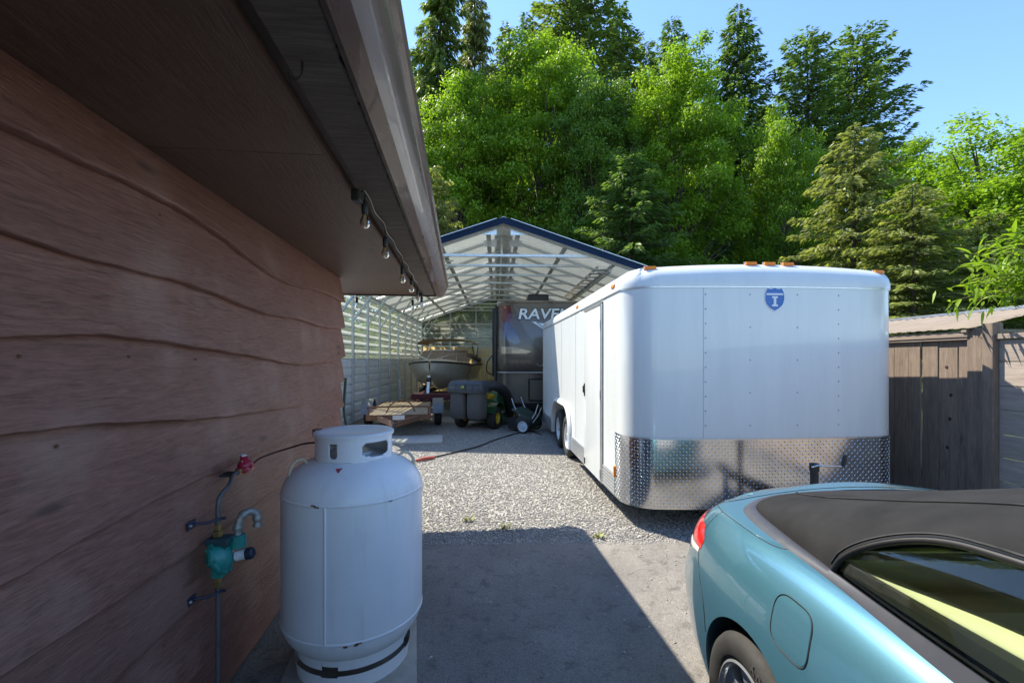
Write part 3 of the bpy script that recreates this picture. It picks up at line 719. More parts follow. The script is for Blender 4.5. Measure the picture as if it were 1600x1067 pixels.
# side door with frame, latch, hinges
DY0, DY1, DZ0, DZ1 = .93, 1.76, .20, 2.215
MB().box(-.006, .0, DY0 - .055, DY1 + .03, DZ0, DZ1 + .045).build('door_gasket', GASK, cargo)
d = MB().box(-.024, -.006, DY0, DY1, DZ0 + .01, DZ1, .006).build('door', TWHITE, cargo, 30)
MB().box(-.020, -.007, DY0 - .05, DY0 - .012, DZ0, DZ1 + .04, .003).build('door_frame', ALU, cargo)
MB().box(-.020, -.007, DY0 - .05, DY1 + .028, DZ1 + .012, DZ1 + .042, .003).build('door_frame', ALU, cargo)
MB().box(-.034, -.024, DY1 - .055, DY1 - .015, 1.13, 1.29, .004).box(-.05, -.034, DY1 - .045, DY1 - .025, 1.17, 1.26, .004).build('latch', BLACK, d)
for z in (.30, 1.2, 2.0): MB().tube([(-.022, DY0 - .004, z - .05), (-.022, DY0 - .004, z + .05)], .009, 8).build('hinge', ALU, d)
MB().box(-.034, -.024, DY1 - .06, DY1 - .03, .24, .32, .004).build('door_holdback', DARKMETAL, d)
# ribbed aluminium skirt
for a, b in ((RC + .112, DY0 - .058), (DY1 + .034, WY[0] - .47), (WY[1] + .47, L)):
    sk = MB().box(-.010, -.002, a, b, ZB - .01, .43)
    for k in range(6): sk.box(-.017, -.010, a, b, ZB + .0 + .036 * k, ZB + .018 + .036 * k)
    sk.build('skirt', ALU, cargo)
# fender trim round the wheel opening, wheels
def arcpts(rad, ext):
    return [(WY[0] - rad, ZB)] + [(WY[0] - rad * math.cos(a), ZW + .10 + ext * math.sin(a)) for a in np.linspace(0, PI / 2, 14)] + [(WY[1] + rad * math.sin(a), ZW + .10 + ext * math.cos(a)) for a in np.linspace(0, PI / 2, 14)] + [(WY[1] + rad, ZB)]
o_, i_ = arcpts(.50, .46), arcpts(.425, .385); fd = MB()
fd.grid([[(-.006, y, z) for y, z in o_], [(-.045, y, z) for y, z in arcpts(.47, .43)], [(-.05, y, z) for y, z in i_], [(.03, y, z) for y, z in i_]])
fd.build('fender', pbr('fender_white', (.62, .63, .63), .4, var=.15), cargo, 50, recalc=True)
def wheel_meshes(rt, wd, rr_, name):
    ty = MB(); ty.lathe([(rr_, -wd * .42), (rr_ + .02, -wd * .48), ((rt + rr_) / 2, -wd * .52), (rt - .03, -wd * .47), (rt - .006, -wd * .36), (rt, -wd * .2), (rt, wd * .2), (rt - .006, wd * .36), (rt - .03, wd * .47), ((rt + rr_) / 2, wd * .52), (rr_ + .02, wd * .48), (rr_, wd * .42)], 40)
    rm = MB(); rm.lathe([(rr_ + .002, wd * .43), (rr_ - .012, wd * .40), (rr_ - .03, wd * .18), (rr_ * .55, wd * .20), (rr_ * .42, wd * .30), (rr_ * .22, wd * .32), (rr_ * .2, wd * .42), (0, wd * .44)], 40)
    rm.lathe([(rr_ + .002, -wd * .43), (rr_ - .02, -wd * .3), (0, -wd * .25)], 24)
    for k in range(8):
        a = k * PI / 4; rm.lathe([(.022, wd * .19), (.022, wd * .205), (0, wd * .206)], 8, Matrix.Translation((rr_ * .74 * math.cos(a), rr_ * .74 * math.sin(a), .002)))
    a = ty.mesh(name + '_tyre'); clean(a); smooth_mesh(a, 40); b = rm.mesh(name + '_rim'); clean(b); smooth_mesh(b, 40)
    return a, b
WT, WR = wheel_meshes(.345, .205, .205, 'trailer')
RIMW = pbr('pale_rim', (.55, .56, .57), .35, .4, var=.15)
for sx, X in ((-1, .10), (1, W - .10)):
    for y in WY:
        ty = link('tyre', WT, RUBBER, cargo, (X, y, .345), (0, R(90) * sx, 0)); link('rim', WR, RIMW, ty)
MB().box(.32, .36, WY[0] - .45, WY[1] + .45, .15, .9).build('wheel_well', DARKMETAL, cargo)
# underside frame, rear door edge, tongue, jack
MB().box(.15, W - .15, .3, L - .02, .16, .214).build('chassis', DARKMETAL, cargo)
MB().box(.02, W - .02, L + .001, L + .03, ZB, ZT).build('rear_ramp_door', TWHITE, cargo)
tg = MB(); tg.bar((.75, .3, .15), (W / 2, -1.15, .30), .06, .10); tg.bar((W - .75, .3, .15), (W / 2, -1.15, .30), .06, .10); tg.build('tongue', BLACK, cargo)
MB().box(W / 2 - .05, W / 2 + .05, -1.36, -1.13, .28, .38, .012).build('coupler', DARKMETAL, cargo)
jk = MB(); jx, jy = 1.33, -.66; jk.lathe([(.03, -.0), (.03, .70), (.036, .70), (.036, .76), (.0, .765)], 16, Matrix.Translation((jx, jy, 0)))
jk.lathe([(0, 0), (.07, 0), (.07, .012), (.03, .02)], 16, Matrix.Translation((jx, jy, .004))); jk.build('jack', BLACK, cargo, 40)
jc = MB(); jc.tube([(jx - .035, jy - .02, .735), (jx + .0, jy - .05, .755), (jx + .05, jy - .055, .748), (jx + .20, jy - .05, .745)], .0075, 8); jc.build('crank_arm', ALU, cargo, 60)
MB().lathe([(0, 0), (.014, 0), (.017, .05), (.014, .095), (0, .10)], 12, Matrix.Translation((jx + .20, jy - .05, .74)) @ Matrix.Rotation(R(14), 4, 'Y')).build('crank_grip', BLACK, cargo, 50)
# clearance lamps
def lamp(p, rot, name='clearance_lamp'):
    b = MB(); b.box(-.055, .055, -.012, .012, -.016, .016, .006); o = b.build(name, AMBER, cargo, 40, p, rot)
    MB().box(-.062, .062, .008, .016, -.022, .022, .004).build('lamp_base', pbr('lamp_base_white', (.5, .5, .5), .5), o, 40)
def cap_lamp(x, el, rz=0):
    d_ = Vector((math.sin(rz), -math.cos(rz) * math.cos(R(el)), math.sin(R(el)))).normalized(); tgt = Vector((x, .30, ZT + .05))
    h, n_, _, _ = CAPBV.ray_cast(tgt + d_ * 3, -d_); h = h + n_ * .014
    lamp(tuple(h), (R(-el * .5), 0, rz))
for xx_ in (1.22, 1.405, 1.59): cap_lamp(xx_, 32)
cap_lamp(.27, 26, R(-6)); cap_lamp(W - .22, 26, R(8))
for y in (.44, 2.25, 5.6): lamp((-.012, y, ZT + .055), (0, 0, R(-90)))
lamp((-.014, .385, .46), (0, R(90), R(-90)), 'side_marker')
# ------------------------------------------------------------------ steel carport
CY = R(2.0)
cp = empty('carport', (-.19, 10.3, 0), CY, 'long open-fronted steel carport with blue gable trim and ribbed roof', 'carport')
HWID, ZE, ZR, LEN = 3.73, 3.40, 4.66, 12.0
SLP = (ZR - ZE) / HWID
POSTS = [.06] + [-.16 + 1.31 * k for k in range(1, 10)]
GR = NT('galvalume_roof'); v = GR.coords(); GR.col(GR.ramp(GR.noise(v, 8, 6, .7), [(.3, (.62, .65, .63)), (.7, (.82, .84, .82))]))
GR.p.inputs['Metallic'].default_value = .35; GR.rough(GR.math('ADD', GR.math('MULTIPLY', GR.noise(v, 5, 4), .2), .22)); trn = GR.new('BsdfTranslucent'); trn.inputs[0].default_value = (.80, .84, .76, 1); mxr = GR.new('MixShader'); mxr.inputs[0].default_value = .11
GR.l(GR.p.outputs[0], mxr.inputs[1]); GR.l(trn.outputs[0], mxr.inputs[2]); GR.l(mxr.outputs[0], GR.out.inputs[0]); GR = GR.m
def rz_(x): return ZR - SLP * abs(x)
def slant_panel(y0, y1, sx, lift):
    """ribbed sheet whose ribs run down the slope"""
    n = 4; prof = []
    for k in range(n):
        a = y0 + (y1 - y0) * k / n; w = (y1 - y0) / n
        prof += [(a, 0), (a + w * .30, 0), (a + w * .42, .024), (a + w * .58, .024), (a + w * .70, 0)]
    prof.append((y1, 0)); G = []
    for f in (0, .5, 1):
        x = sx * (.02 + (HWID + .10) * f); G.append([(x, y, rz_(x) + lift + h) for y, h in prof])
    return MB().grid(G, sx < 0)
npan = 13
for sx in (-1, 1):
    for k in range(npan):
        y0 = -.12 + (LEN + .24) * k / npan; y1 = -.12 + (LEN + .24) * (k + 1) / npan - .003
        slant_panel(y0, y1, sx, .075 + .003 * (k % 2)).build('roof_panel', GR, cp)
MB().prism([(-.22, rz_(.22) + .115), (0, ZR + .14), (.22, rz_(.22) + .115), (.22, rz_(.22) + .11), (0, ZR + .13), (-.22, rz_(.22) + .11)], Matrix.Translation((0, LEN + .14, 0)) @ Matrix.Rotation(R(90), 4, 'X'), LEN + .28).build('ridge_cap', GR, cp, recalc=True)
BLU = pbr('blue_trim_paint', (.004, .016, .045), .7, var=.2, spec=.15)
for sx in (-1, 1):
    for yy_, nm in ((-.15, 0), (LEN + .125, 1)):
        x1 = sx * (HWID + .14)
        MB().add([(0, yy_ + q, ZR + dz) for q in (0, .025) for dz in (-.015, .125)] + [(x1, yy_ + q, rz_(x1) + dz) for q in (0, .025) for dz in (-.015, .125)],
                 [(0, 4, 5, 1), (2, 3, 7, 6), (0, 2, 6, 4), (1, 5, 7, 3), (4, 6, 7, 5)]).build('gable_trim', BLU, cp, recalc=True)
        MB().bar((sx * .16, yy_ - .012, rz_(.16) + .132), (x1, yy_ - .012, rz_(x1) + .132), .07, .012).build('trim_edge', ALU, cp)
# frames: posts, rafters, collar, knee braces
def sq(a, b, nm, w=.06, m=GALV): return MB().bar(a, b, w, w).build(nm, m, cp)
for i, y in enumerate(POSTS):
    for sx in (-1, 1):
        X = sx * HWID; sq((X, y, 0.0), (X, y, ZE + .02), 'post'); sq((X, y, rz_(X)), (0, y, ZR), 'rafter')
        sq((X, y, 2.55), (X - sx * .75, y, rz_(X - sx * .75) - .03), 'knee_brace', .045)
    sq((-2.05, y + .001, rz_(2.05)), (2.05, y + .001, rz_(2.05)), 'collar_tie', .055)
    for sx in (-1, 1):
        MB().box(sx * .32 - .16, sx * .32 + .16, y - .034, y - .031, rz_(.32) - .12, rz_(.32) + .04).build('gusset_plate', ALU, cp)
    if i: MB().bar((-.03, y, ZR - .02), (-.03, y, ZR - .45), .05).build('king_strut', GALV, cp)
for sx in (-1, 1):
    MB().bar((sx * HWID, .0, .03), (sx * HWID, LEN, .03), .06).build('base_rail', GALV, cp)
    MB().bar((sx * (HWID + .0), .0, ZE - .02), (sx * HWID, LEN, ZE - .02), .05).build('eave_rail', GALV, cp)
    for xo in (.35, 1.45, 2.6):
        MB().bar((sx * xo, 0, rz_(xo) + .05), (sx * xo, LEN, rz_(xo) + .05), .11, .03).build('hat_channel', GALV, cp)
# perforated steel strip slung under the right slope
MB().bar((2.28, .55, rz_(2.28) - .06), (2.28, 6.2, rz_(2.28) - .06), .05).bar((2.58, .55, rz_(2.58) - .06), (2.58, 6.2, rz_(2.58) - .06), .05).build('strip_rail', ALU, cp)
for k in range(11): MB().box(2.2, 2.66, .7 + k * .5, .86 + k * .5, rz_(2.43) - .045, rz_(2.43) - .03).build('strip_plate', ALU, cp)
for k in range(9):
    y = POSTS[k + 1] - .35
    MB().bar((-2.5, y, rz_(2.5) - .02), (-1.3, y + .9, rz_(1.3) - .02), .035).build('wind_brace', GALV, cp) if k in (0, 6) else None
# wall sheets: ribs run along the wall; white steel below, clear ribbed plastic above
WST = pbr('white_wall_steel', (.60, .63, .64), .35, .0, var=.12, scale=4)
def clear_mat(name, tint, tr=.62, diff=(.8, .83, .78)):
    t = NT(name); t.n.remove(t.p); a = t.new('BsdfTransparent'); a.inputs[0].default_value = (*tint, 1)
    b = t.new('BsdfTranslucent'); b.inputs[0].default_value = (*diff, 1); d_ = t.new('BsdfDiffuse'); d_.inputs[0].default_value = (*diff, 1)
    g = t.new('BsdfGlossy', Roughness=.15); m1 = t.new('MixShader'); m1.inputs[0].default_value = .35; m2 = t.new('MixShader')
    nz = t.noise(t.coords((1, 1, 1)), 3, 5); f = t.math('ADD', t.math('MULTIPLY', nz, .25), tr - .12)
    m3 = t.new('MixShader'); m3.inputs[0].default_value = .08
    t.l(b.outputs[0], m1.inputs[1]); t.l(d_.outputs[0], m1.inputs[2]); t.l(f, m2.inputs[0]); t.l(m1.outputs[0], m2.inputs[1]); t.l(a.outputs[0], m2.inputs[2])
    t.l(m2.outputs[0], m3.inputs[1]); t.l(g.outputs[0], m3.inputs[2]); t.l(m3.outputs[0], t.out.inputs[0]); return t.m
CLEAR = clear_mat('clear_ribbed_plastic', (.74, .78, .66), .66, (.45, .48, .40))
FROST = clear_mat('cloudy_plastic_rib', (.9, .9, .86), .15, (.42, .44, .40))
TANP = clear_mat('tan_translucent_sheet', (.8, .6, .3), .05, (.85, .64, .32))
def rib_sheet(u0, u1, z0, z1, place, m, nm, rib_m=None, pitch=.23, parent=cp):
    """horizontal ribs; place(u, z, out) gives the point"""
    nr = max(1, round((z1 - z0) / pitch)); h = (z1 - z0) / nr; mb = MB(); rb = MB()
    for k in range(nr):
        a = z0 + k * h
        mb.grid([[place(u0, a, 0), place(u1, a, 0)], [place(u0, a + h * .62, 0), place(u1, a + h * .62, 0)]])
        (rb if rib_m else mb).grid([[place(u, a + h * q, o) for u in (u0, u1)] for q, o in ((.62, 0), (.70, .022), (.90, .022), (1.0, 0))])
    o = mb.build(nm, m, parent)
    if rib_m: rb.build('sheet_rib', rib_m, o)
    return o
for sx in (-1, 1):
    pl_ = lambda u, z, o, sx=sx: (sx * (HWID + .034 + o), u, z)
    for k in range(3):
        a, b = LEN * k / 3 + .002, LEN * (k + 1) / 3 - .002
        rib_sheet(a, b, .02, .82, pl_, WST, 'wall_sheet'); rib_sheet(a, b, .822, 1.63, pl_, WST, 'wall_sheet')
        rib_sheet(a, b, 1.632, 2.50, pl_, CLEAR, 'clear_wall_sheet', FROST); rib_sheet(a, b, 2.502, 3.38, pl_, CLEAR, 'clear_wall_sheet', FROST)
# back wall: tan ribbed sheets below, clear above, gable of clear sheet
pb = lambda u, z, o: (u, LEN + .03 + o, z)
for k in range(3):
    a, b = -HWID + 2 * HWID * k / 3, -HWID + 2 * HWID * (k + 1) / 3 - .003
    rib_sheet(a, b, 2.25, 3.35, pb, CLEAR, 'clear_wall_sheet', FROST)
    for q in range(4):
        u0 = a + (b - a) * q / 4; u1 = a + (b - a) * (q + 1) / 4 - .002; w = (u1 - u0) / 3; prf = []
        for j in range(3): prf += [(u0 + w * j, 0), (u0 + w * (j + .3), 0), (u0 + w * (j + .45), .035), (u0 + w * (j + .75), .035), (u0 + w * (j + .9), 0)]
        prf.append((u1, 0)); MB().grid([[(u, LEN + .04 + o, z) for u, o in prf] for z in (.02, 2.248)]).build('tan_wall_sheet', TANP, cp)
gz = MB(); gz.add([(-HWID, LEN + .045, 3.352), (HWID, LEN + .045, 3.352), (HWID, LEN + .045, ZE + .02), (0, LEN + .045, ZR + .04), (-HWID, LEN + .045, ZE + .02)], [(0, 1, 2, 3, 4)]); gz.build('clear_gable_sheet', CLEAR, cp)
for z in (1.62, 2.25, 3.34): MB().bar((-HWID, LEN + .0, z), (HWID, LEN + .0, z), .05).build('girt', GALV, cp)
for x in (-2.4, -1.15, .1, 1.4, 2.6): sq((x, LEN - .01, 0), (x, LEN - .01, rz_(x)), 'end_post', .055)
# ------------------------------------------------------------------ travel trailer (caravan) parked in the carport
rv = empty('caravan', (-.40, 12.05, 0), R(2), 'brown travel trailer with large white lettering on its front inside the carport', 'caravan')
RW, RL = 2.42, 7.6
CAPM = pbr('glossy_brown_cap', (.105, .083, .066), .25, .0, var=.15, scale=2, coat=.35)
TAUPE = pbr('taupe_fibreglass', (.105, .085, .068), .35, var=.1, coat=.3)
RVS = pbr('caravan_side', (.30, .27, .23), .4, var=.08)
# side profile of the nose: (y forward negative, z)
prof = [(.10, 1.26), (-.04, 1.29), (-.11, 1.42), (-.145, 1.65), (-.15, 1.95), (-.13, 2.3), (-.07, 2.65), (.03, 2.95), (.16, 3.12), (.34, 3.21), (.60, 3.24)]
PR = crom(prof, 40); NX = 36
def capx(u):  # u 0..1 across; rounded corners
    return u * RW
def capy(u, y):
    e = min(u, 1 - u) * RW; c = max(0, 1 - e / .30); return y + .22 * c * c + .05 * ((u - .5) * 2) ** 2
G = [[(capx(u), capy(u, y), z) for u in np.linspace(0, 1, NX)] for y, z in PR]
MB().grid(G).build('front_cap', CAPM, rv, 60)
b = MB(); b.box(0.0, RW, .34, RL, .45, 3.20, .05); b.build('body', RVS, rv, 40)
lo = MB(); lo.grid([[(capx(u), capy(u, .06), z) for u in np.linspace(0, 1, NX)] for z in (.44, .8, 1.26)]); lo.build('lower_front', TAUPE, rv, 50)
MB().grid([[(capx(u), capy(u, q), z) for u in np.linspace(0, 1, NX)] for q, z in ((.06, 1.245), (-.055, 1.25), (-.06, 1.275), (.0, 1.285))]).build('cap_lip', pbr('pale_lip', (.55, .53, .50), .3), rv, 50)
# printed sweep, maroon and tan graphics, and a painted purple reflection, laid 2 mm proud of the cap
def cap_patch(poly, off, m, name):
    """poly (x,z) filled as a fine grid clipped to the polygon"""
    xs = [p[0] for p in poly]; zs = [p[1] for p in poly]; mb = MB(); ns = 46
    def inside(x, z):
        c = False; n = len(poly)
        for i in range(n):
            (x1, z1), (x2, z2) = poly[i], poly[(i + 1) % n]
            if (z1 > z) != (z2 > z) and x < (x2 - x1) * (z - z1) / (z2 - z1) + x1: c = not c
        return c
    def surf(x, z):
        y = np.interp(z, PR[1:, 1], PR[1:, 0]); return (x, capy(x / RW, y) - off, z)
    # rows clipped left/right exactly
    z0, z1 = min(zs), max(zs); rows = []
    for k in range(ns + 1):
        z = z0 + (z1 - z0) * (k + .001) / (ns + .002); hits = []
        for i in range(len(poly)):
            (x1, za), (x2, zb_) = poly[i], poly[(i + 1) % len(poly)]
            if (za > z) != (zb_ > z): hits.append((x2 - x1) * (z - za) / (zb_ - za) + x1)
        hits.sort(); rows.append((z, hits[0], hits[-1]) if len(hits) >= 2 else None)
    rows = [r for r in rows if r]
    mb.grid([[surf(a + (b_ - a) * q / 16, z) for q in range(17)] for z, a, b_ in rows]); return mb.build(name, m, rv, 60)
SWEEP = pbr('pewter_graphic', (.15, .132, .115), .22, .1, var=.1, coat=.4)
cap_patch([(.42, 3.1), (.55, 2.75), (.75, 2.35), (1.05, 1.95), (1.45, 1.65), (2.1, 1.45), (2.36, 1.45), (2.36, 3.1)], .004, SWEEP, 'graphic_sweep')
cap_patch([(.10, 3.05), (.36, 3.05), (.40, 2.75), (.30, 2.55), (.12, 2.50)], .004, pbr('maroon_graphic', (.10, .02, .025), .15, coat=1), 'graphic_or_reflection')
cap_patch([(.10, 2.62), (.30, 2.60), (.50, 2.35), (.62, 2.05), (.45, 2.0), (.12, 2.2)], .006, pbr('purple_reflection', (.06, .05, .10), .2, var=.4, scale=5, coat=1), 'graphic_or_reflection')  # purple colour stands in for a reflection in the glossy cap
cap_patch([(.12, 1.95), (.5, 1.92), (.9, 1.82), (.75, 1.74), (.3, 1.8), (.12, 1.75)], .006, pbr('tan_graphic', (.36, .28, .20), .2, coat=1), 'graphic_stripe')
# lettering
def cap_letters(txt, x, z, size, m, off, name, shear=.18, bold=.0):
    me = text_mesh(txt, size, .004, shear, bold, 1.02)
    for vtx in me.vertices:
        a, b_, c_ = vtx.co; zz_ = z + b_ * 1.0; xx_ = x + a * 1.12; y = np.interp(zz_, PR[1:, 1], PR[1:, 0]); vtx.co = (xx_, capy(xx_ / RW, y) - off - c_, zz_)
    me.materials.clear(); return link(name, me, m, rv)
cap_letters('RAVEN', 1.26, 2.80, .40, pbr('letter_dark', (.02, .02, .022), .4), .010, 'letter_outline', bold=.026)
cap_letters('RAVEN', 1.26, 2.80, .40, pbr('letter_silver', (.70, .74, .76), .35), .019, 'lettering', bold=.008)
# feathered wing mark under the lettering
SIL = pbr('letter_silver', (.7, .7, .7))
for k in range(6):
    x0 = .92 + .10 * k; cap_patch([(x0, 2.60 - .02 * k), (x0 + .10, 2.60 - .02 * k), (x0 + .50 + .02 * k, 2.42 - .05 * k), (x0 + .36, 2.36 - .06 * k)][::-1], .012 + .001 * k, SIL if k % 2 == 0 else pbr('mark_grey', (.33, .35, .37), .3), 'wing_mark')
spk = MB(); spk.lathe([(0, 0), (.10, 0), (.10, .02), (.075, .03), (.06, .005), (0, .008)], 24, Matrix.Translation((1.14, -.10, 1.52)) @ Matrix.Rotation(R(90), 4, 'X')); spk.build('round_port', ALU, rv, 40)
# access hatch
def frame_rect(x0, x1, z0, z1, y, w, nm, m):
    pts = crom([(x0 + .06, y, z0), (x1 - .06, y, z0), (x1, y, z0 + .06), (x1, y, z1 - .06), (x1 - .06, y, z1), (x0 + .06, y, z1), (x0, y, z1 - .06), (x0, y, z0 + .06)], 60, True)
    pts = [tuple(p) for p in pts]; return MB().tube(pts + [pts[0]], w, 6).build(nm, m, rv, 60)
frame_rect(.86, 1.62, .52, 1.08, .055, .022, 'hatch_seal', BLACK)
MB().lathe([(0, 0), (.035, 0), (.03, .02), (0, .022)], 14, Matrix.Translation((1.5, .05, .62)) @ Matrix.Rotation(R(90), 4, 'X')).build('hatch_lock', BLACK, rv, 40)
MB().box(1.56, 1.70, -.0, .05, .92, .96).build('hatch_hinge', BLACK, rv)
# corner moulding, awning arm, grab handle, clearance lamp, air conditioner, jacks, chassis, wheels
MB().tube([(-.03, .16, .5), (-.035, .14, 1.3), (-.035, .10, 2.0), (-.03, .14, 2.6), (-.02, .30, 3.05)], .04, 8).build('corner_moulding', BLACK, rv, 60)
MB().box(-.13, -.04, .30, .42, 1.15, 3.0, .02).build('awning_arm', BLACK, rv, 40)
gh = [tuple(p) for p in crom([(-.04, .22, 1.72), (-.14, .20, 1.70), (-.26, .2, 1.52), (-.27, .2, 1.30), (-.18, .2, 1.22), (-.04, .22, 1.22)], 30)]
MB().tube(gh, .016, 8).build('grab_handle', BLACK, rv, 60)
MB().box(.20, .30, .035, .075, 2.93, 2.98, .01).build('clearance_lamp', AMBER, rv, loc=(0, .06, .03))
MB().box(.92, 1.52, 1.2, 2.1, 3.22, 3.52, .04).build('air_conditioner', BLACK, rv, 40)
MB().box(.3, RW - .3, .4, RL, .30, .44).build('chassis', DARKMETAL, rv)
for x in (.62, 1.8):
    MB().bar((x, .45, .44), (x, .45, .03), .06).box(x - .1, x + .1, .35, .55, 0, .03).build('jack', ALU, rv)
MB().bar((.5, .3, .38), (1.21, -.75, .40), .06, .1).bar((1.92, .3, .38), (1.21, -.75, .40), .06, .1).build('tongue', BLACK, rv)
for x in (.12, RW - .12):
    for y in (4.2, 5.05):
        ty = link('tyre', WT, RUBBER, rv, (x, y, .345), (0, R(-90) if x < 1 else R(90), 0)); link('rim', WR, RIMW, ty)

# ------------------------------------------------------------------ boat
boat = empty('motor_boat', (-2.45, 13.5, 0), R(-2), 'small motor boat with tan canopy, bow facing out, on a trailer', 'boat')
HULL = pbr('boat_hull_gelcoat', (.52, .49, .40), .3, var=.12, scale=3, coat=.5)
DECKM = pbr('boat_deck_white', (.62, .60, .54), .4, var=.08)
BL = 5.0
def hb(y): return 1.06 * (1 - max(0, 1 - y / 2.4) ** 2.1) ** .62 if y > 0 else 0.0
def sect(y):
    b_ = max(hb(y), .01); k = max(0, 1 - y / 1.9); zk = .60 + .62 * k ** 2.0; zch = .88 + .40 * k ** 1.7; zg = 1.42 + .12 * k
    ch_ = b_ * (.80 - .25 * k)
    return [(0, zk), (ch_ * .5, zk + (zch - zk) * .47), (ch_, zch), (ch_ + (b_ - ch_) * .35, zch + (zg - zch) * .35), (ch_ + (b_ - ch_) * .75, zch + (zg - zch) * .72), (b_, zg)]
ysb = [0.004] + list(np.linspace(.06, 1, 14)) + list(np.linspace(1.2, BL, 14))
G = [[(-x, y, z) for x, z in sect(y)[::-1]] + [(x, y, z) for x, z in sect(y)[1:]] for y in ysb]
hl = MB(); hl.grid(G); hl.add(G[-1], [tuple(range(len(G[-1])))]); hl.build('hull', HULL, boat, 32, recalc=True)
dk = MB(); dk.grid([[(hb(y) * q if y > .01 else .001 * q, y, sect(y)[-1][1] + .02 + .14 * (1 - q * q) * min(1, y / 1.2)) for q in np.linspace(-1, 1, 13)] for y in ysb[:20]]); dk.build('deck', DECKM, boat, 50)
for sx in (-1, 1):
    MB().tube([(sx * (hb(y) + .012), y - .015, sect(y)[-1][1] + .005) for y in ysb], .028, 8).build('rub_rail', BLACK, boat, 60)
    MB().tube(crom([(sx * .15, .25, 1.62), (sx * .55, .6, 1.76), (sx * .9, 1.3, 1.76), (sx * .98, 2.1, 1.68)], 20), .013, 6).build('bow_rail', ALU, boat, 60)
    MB().box(sx * 1.0 - .05, sx * 1.0 + .05, 3.0, BL, 1.38, 1.56, .02).build('coaming', DECKM, boat)
CANV = pbr('tan_canvas', (.56, .42, .26), .85, var=.2, scale=5, bump=.3)
CANB = pbr('brown_canvas', (.24, .185, .145), .8, var=.25, scale=4, bump=.3)
# windscreen cover and frame
G = []
for a, zt_, yb in ((0, 1.56, 1.75), (.5, 1.76, 2.0), (1, 1.93, 2.3)):
    G.append([(q * (.94 - .17 * a), yb + .38 * q * q, zt_ - .02 * q * q) for q in np.linspace(-1, 1, 17)])
MB().grid(G).build('windscreen_cover', CANB, boat, 50)
MB().tube(G[-1], .02, 6).build('windscreen_frame', ALU, boat, 60)
for q in (-.55, 0, .55): MB().tube([(q * .94, 1.74 + .38 * q * q, 1.57), (q * .77, 2.29 + .38 * q * q, 1.93)], .014, 6).build('windscreen_mullion', ALU, boat)
G = []
for f in np.linspace(0, 1, 10):
    G.append([(.98 * math.sin(q), 2.45 + 1.9 * f, 2.02 + .30 * (max(0, math.cos(q)) ** .32) + .03 * math.sin(f * PI)) for q in np.linspace(-1.53, 1.53, 25)])
MB().grid(G).build('canopy', CANV, boat, 50)
for sx in (-1, 1):
    MB().tube([(sx * .98, 3.3, 1.5), (sx * .97, 2.5, 2.08)], .015, 6).build('canopy_pole', BLACK, boat); MB().tube([(sx * .98, 3.3, 1.5), (sx * .97, 4.3, 2.08)], .015, 6).build('canopy_pole', BLACK, boat)
    MB().lathe([(0, -.06), (.09, -.06), (.09, .06), (0, .06)], 12, Matrix.Translation((sx * .92, 3.9, 1.72))).build('cleat_bag', CANB, boat, 40)
MB().tube(crom([(.75, 2.3, 1.75), (.95, 2.8, 1.72), (1.02, 3.2, 1.62), (1.05, 4.0, 1.6)], 14), .09, 8).build('rolled_cover', CANB, boat, 60)
bt = empty('boat_trailer', (-2.45, 12.6, 0), R(-2), 'maroon boat trailer with upright winch post under the boat', 'trailer')
MAR = pbr('maroon_paint', (.085, .014, .02), .45, var=.35)
MB().bar((-.75, 1.6, .45), (-.06, -.3, .45), .09).bar((.75, 1.6, .45), (.06, -.3, .45), .09).bar((-.75, 1.6, .45), (-.75, 5.6, .45), .09).bar((.75, 1.6, .45), (.75, 5.6, .45), .09).bar((-.75, 1.6, .449), (.75, 1.6, .449), .09).bar((-.75, 4.2, .40), (.75, 4.2, .40), .09).build('frame', MAR, bt)
MB().box(-.4, .75, .2, .9, .48, .64, .02).build('step_box', MAR, bt)
MB().bar((0, .5, .45), (0, .72, 1.12), .08).bar((0, .72, 1.1), (0, .98, 1.02), .07).build('winch_post', ALU, bt)
MB().lathe([(0, -.06), (.07, -.06), (.07, .06), (0, .06)], 14, Matrix.Translation((0, .66, 1.02)) @ Matrix.Rotation(R(90), 4, 'Y')).build('winch_drum', DARKMETAL, bt, 40)
MB().tube([(0, .72, 1.05), (.02, .9, .84), (0, 1.05, .9)], .012, 5).build('winch_strap', pbr('yellow_strap', (.45, .38, .10), .7), bt)
for sx in (-1, 1):
    ty = link('tyre', WT, RUBBER, bt, (sx * .98, 4.2, .345), (0, R(90) * sx, 0)); link('rim', WR, RIMW, ty)
    MB().bar((sx * .5, 1.8, .5), (sx * .5, 5.4, .62), .1, .06).build('bunk', pbr('bunk_carpet', (.05, .05, .055), .95), bt)
    MB().bar((sx * .98, 1.2, .45), (sx * 1.0, 1.2, 1.0), .05).build('guide_post', ALU, bt)

# ------------------------------------------------------------------ flat utility trailer with plywood deck
ut = empty('utility_trailer', (-2.33, 9.35, 0), R(10), 'low flat utility trailer with worn plywood deck beside the carport wall', 'trailer')
PLY = wood('weathered_plywood', (.20, .14, .085), (.34, .25, .16), (.46, .36, .25), 1, 6, .8, .3, 8, 1.6, (.40, .35, .28), scale=1.5)
for k in range(2): MB().box(-.62 + .622 * k, -.002 + .622 * k, 0.04, 3.0, .44, .456).build('deck_sheet', PLY, ut)
MB().box(-.65, .65, 0, .04, .36, .47).box(-.65, -.622, .04, 3.02, .36, .47).box(.622, .65, .04, 3.02, .36, .47).box(-.62, .62, 3.0, 3.04, .36, .47).build('frame', RUST, ut)
rl = [tuple(p) for p in crom([(-.60, .03, .47), (-.60, .03, .58), (-.54, .03, .63), (.52, .03, .63), (.60, .03, .58), (.60, .03, .47)], 40)]
MB().tube(rl, .018, 8).build('front_rail', RUST, ut, 60)
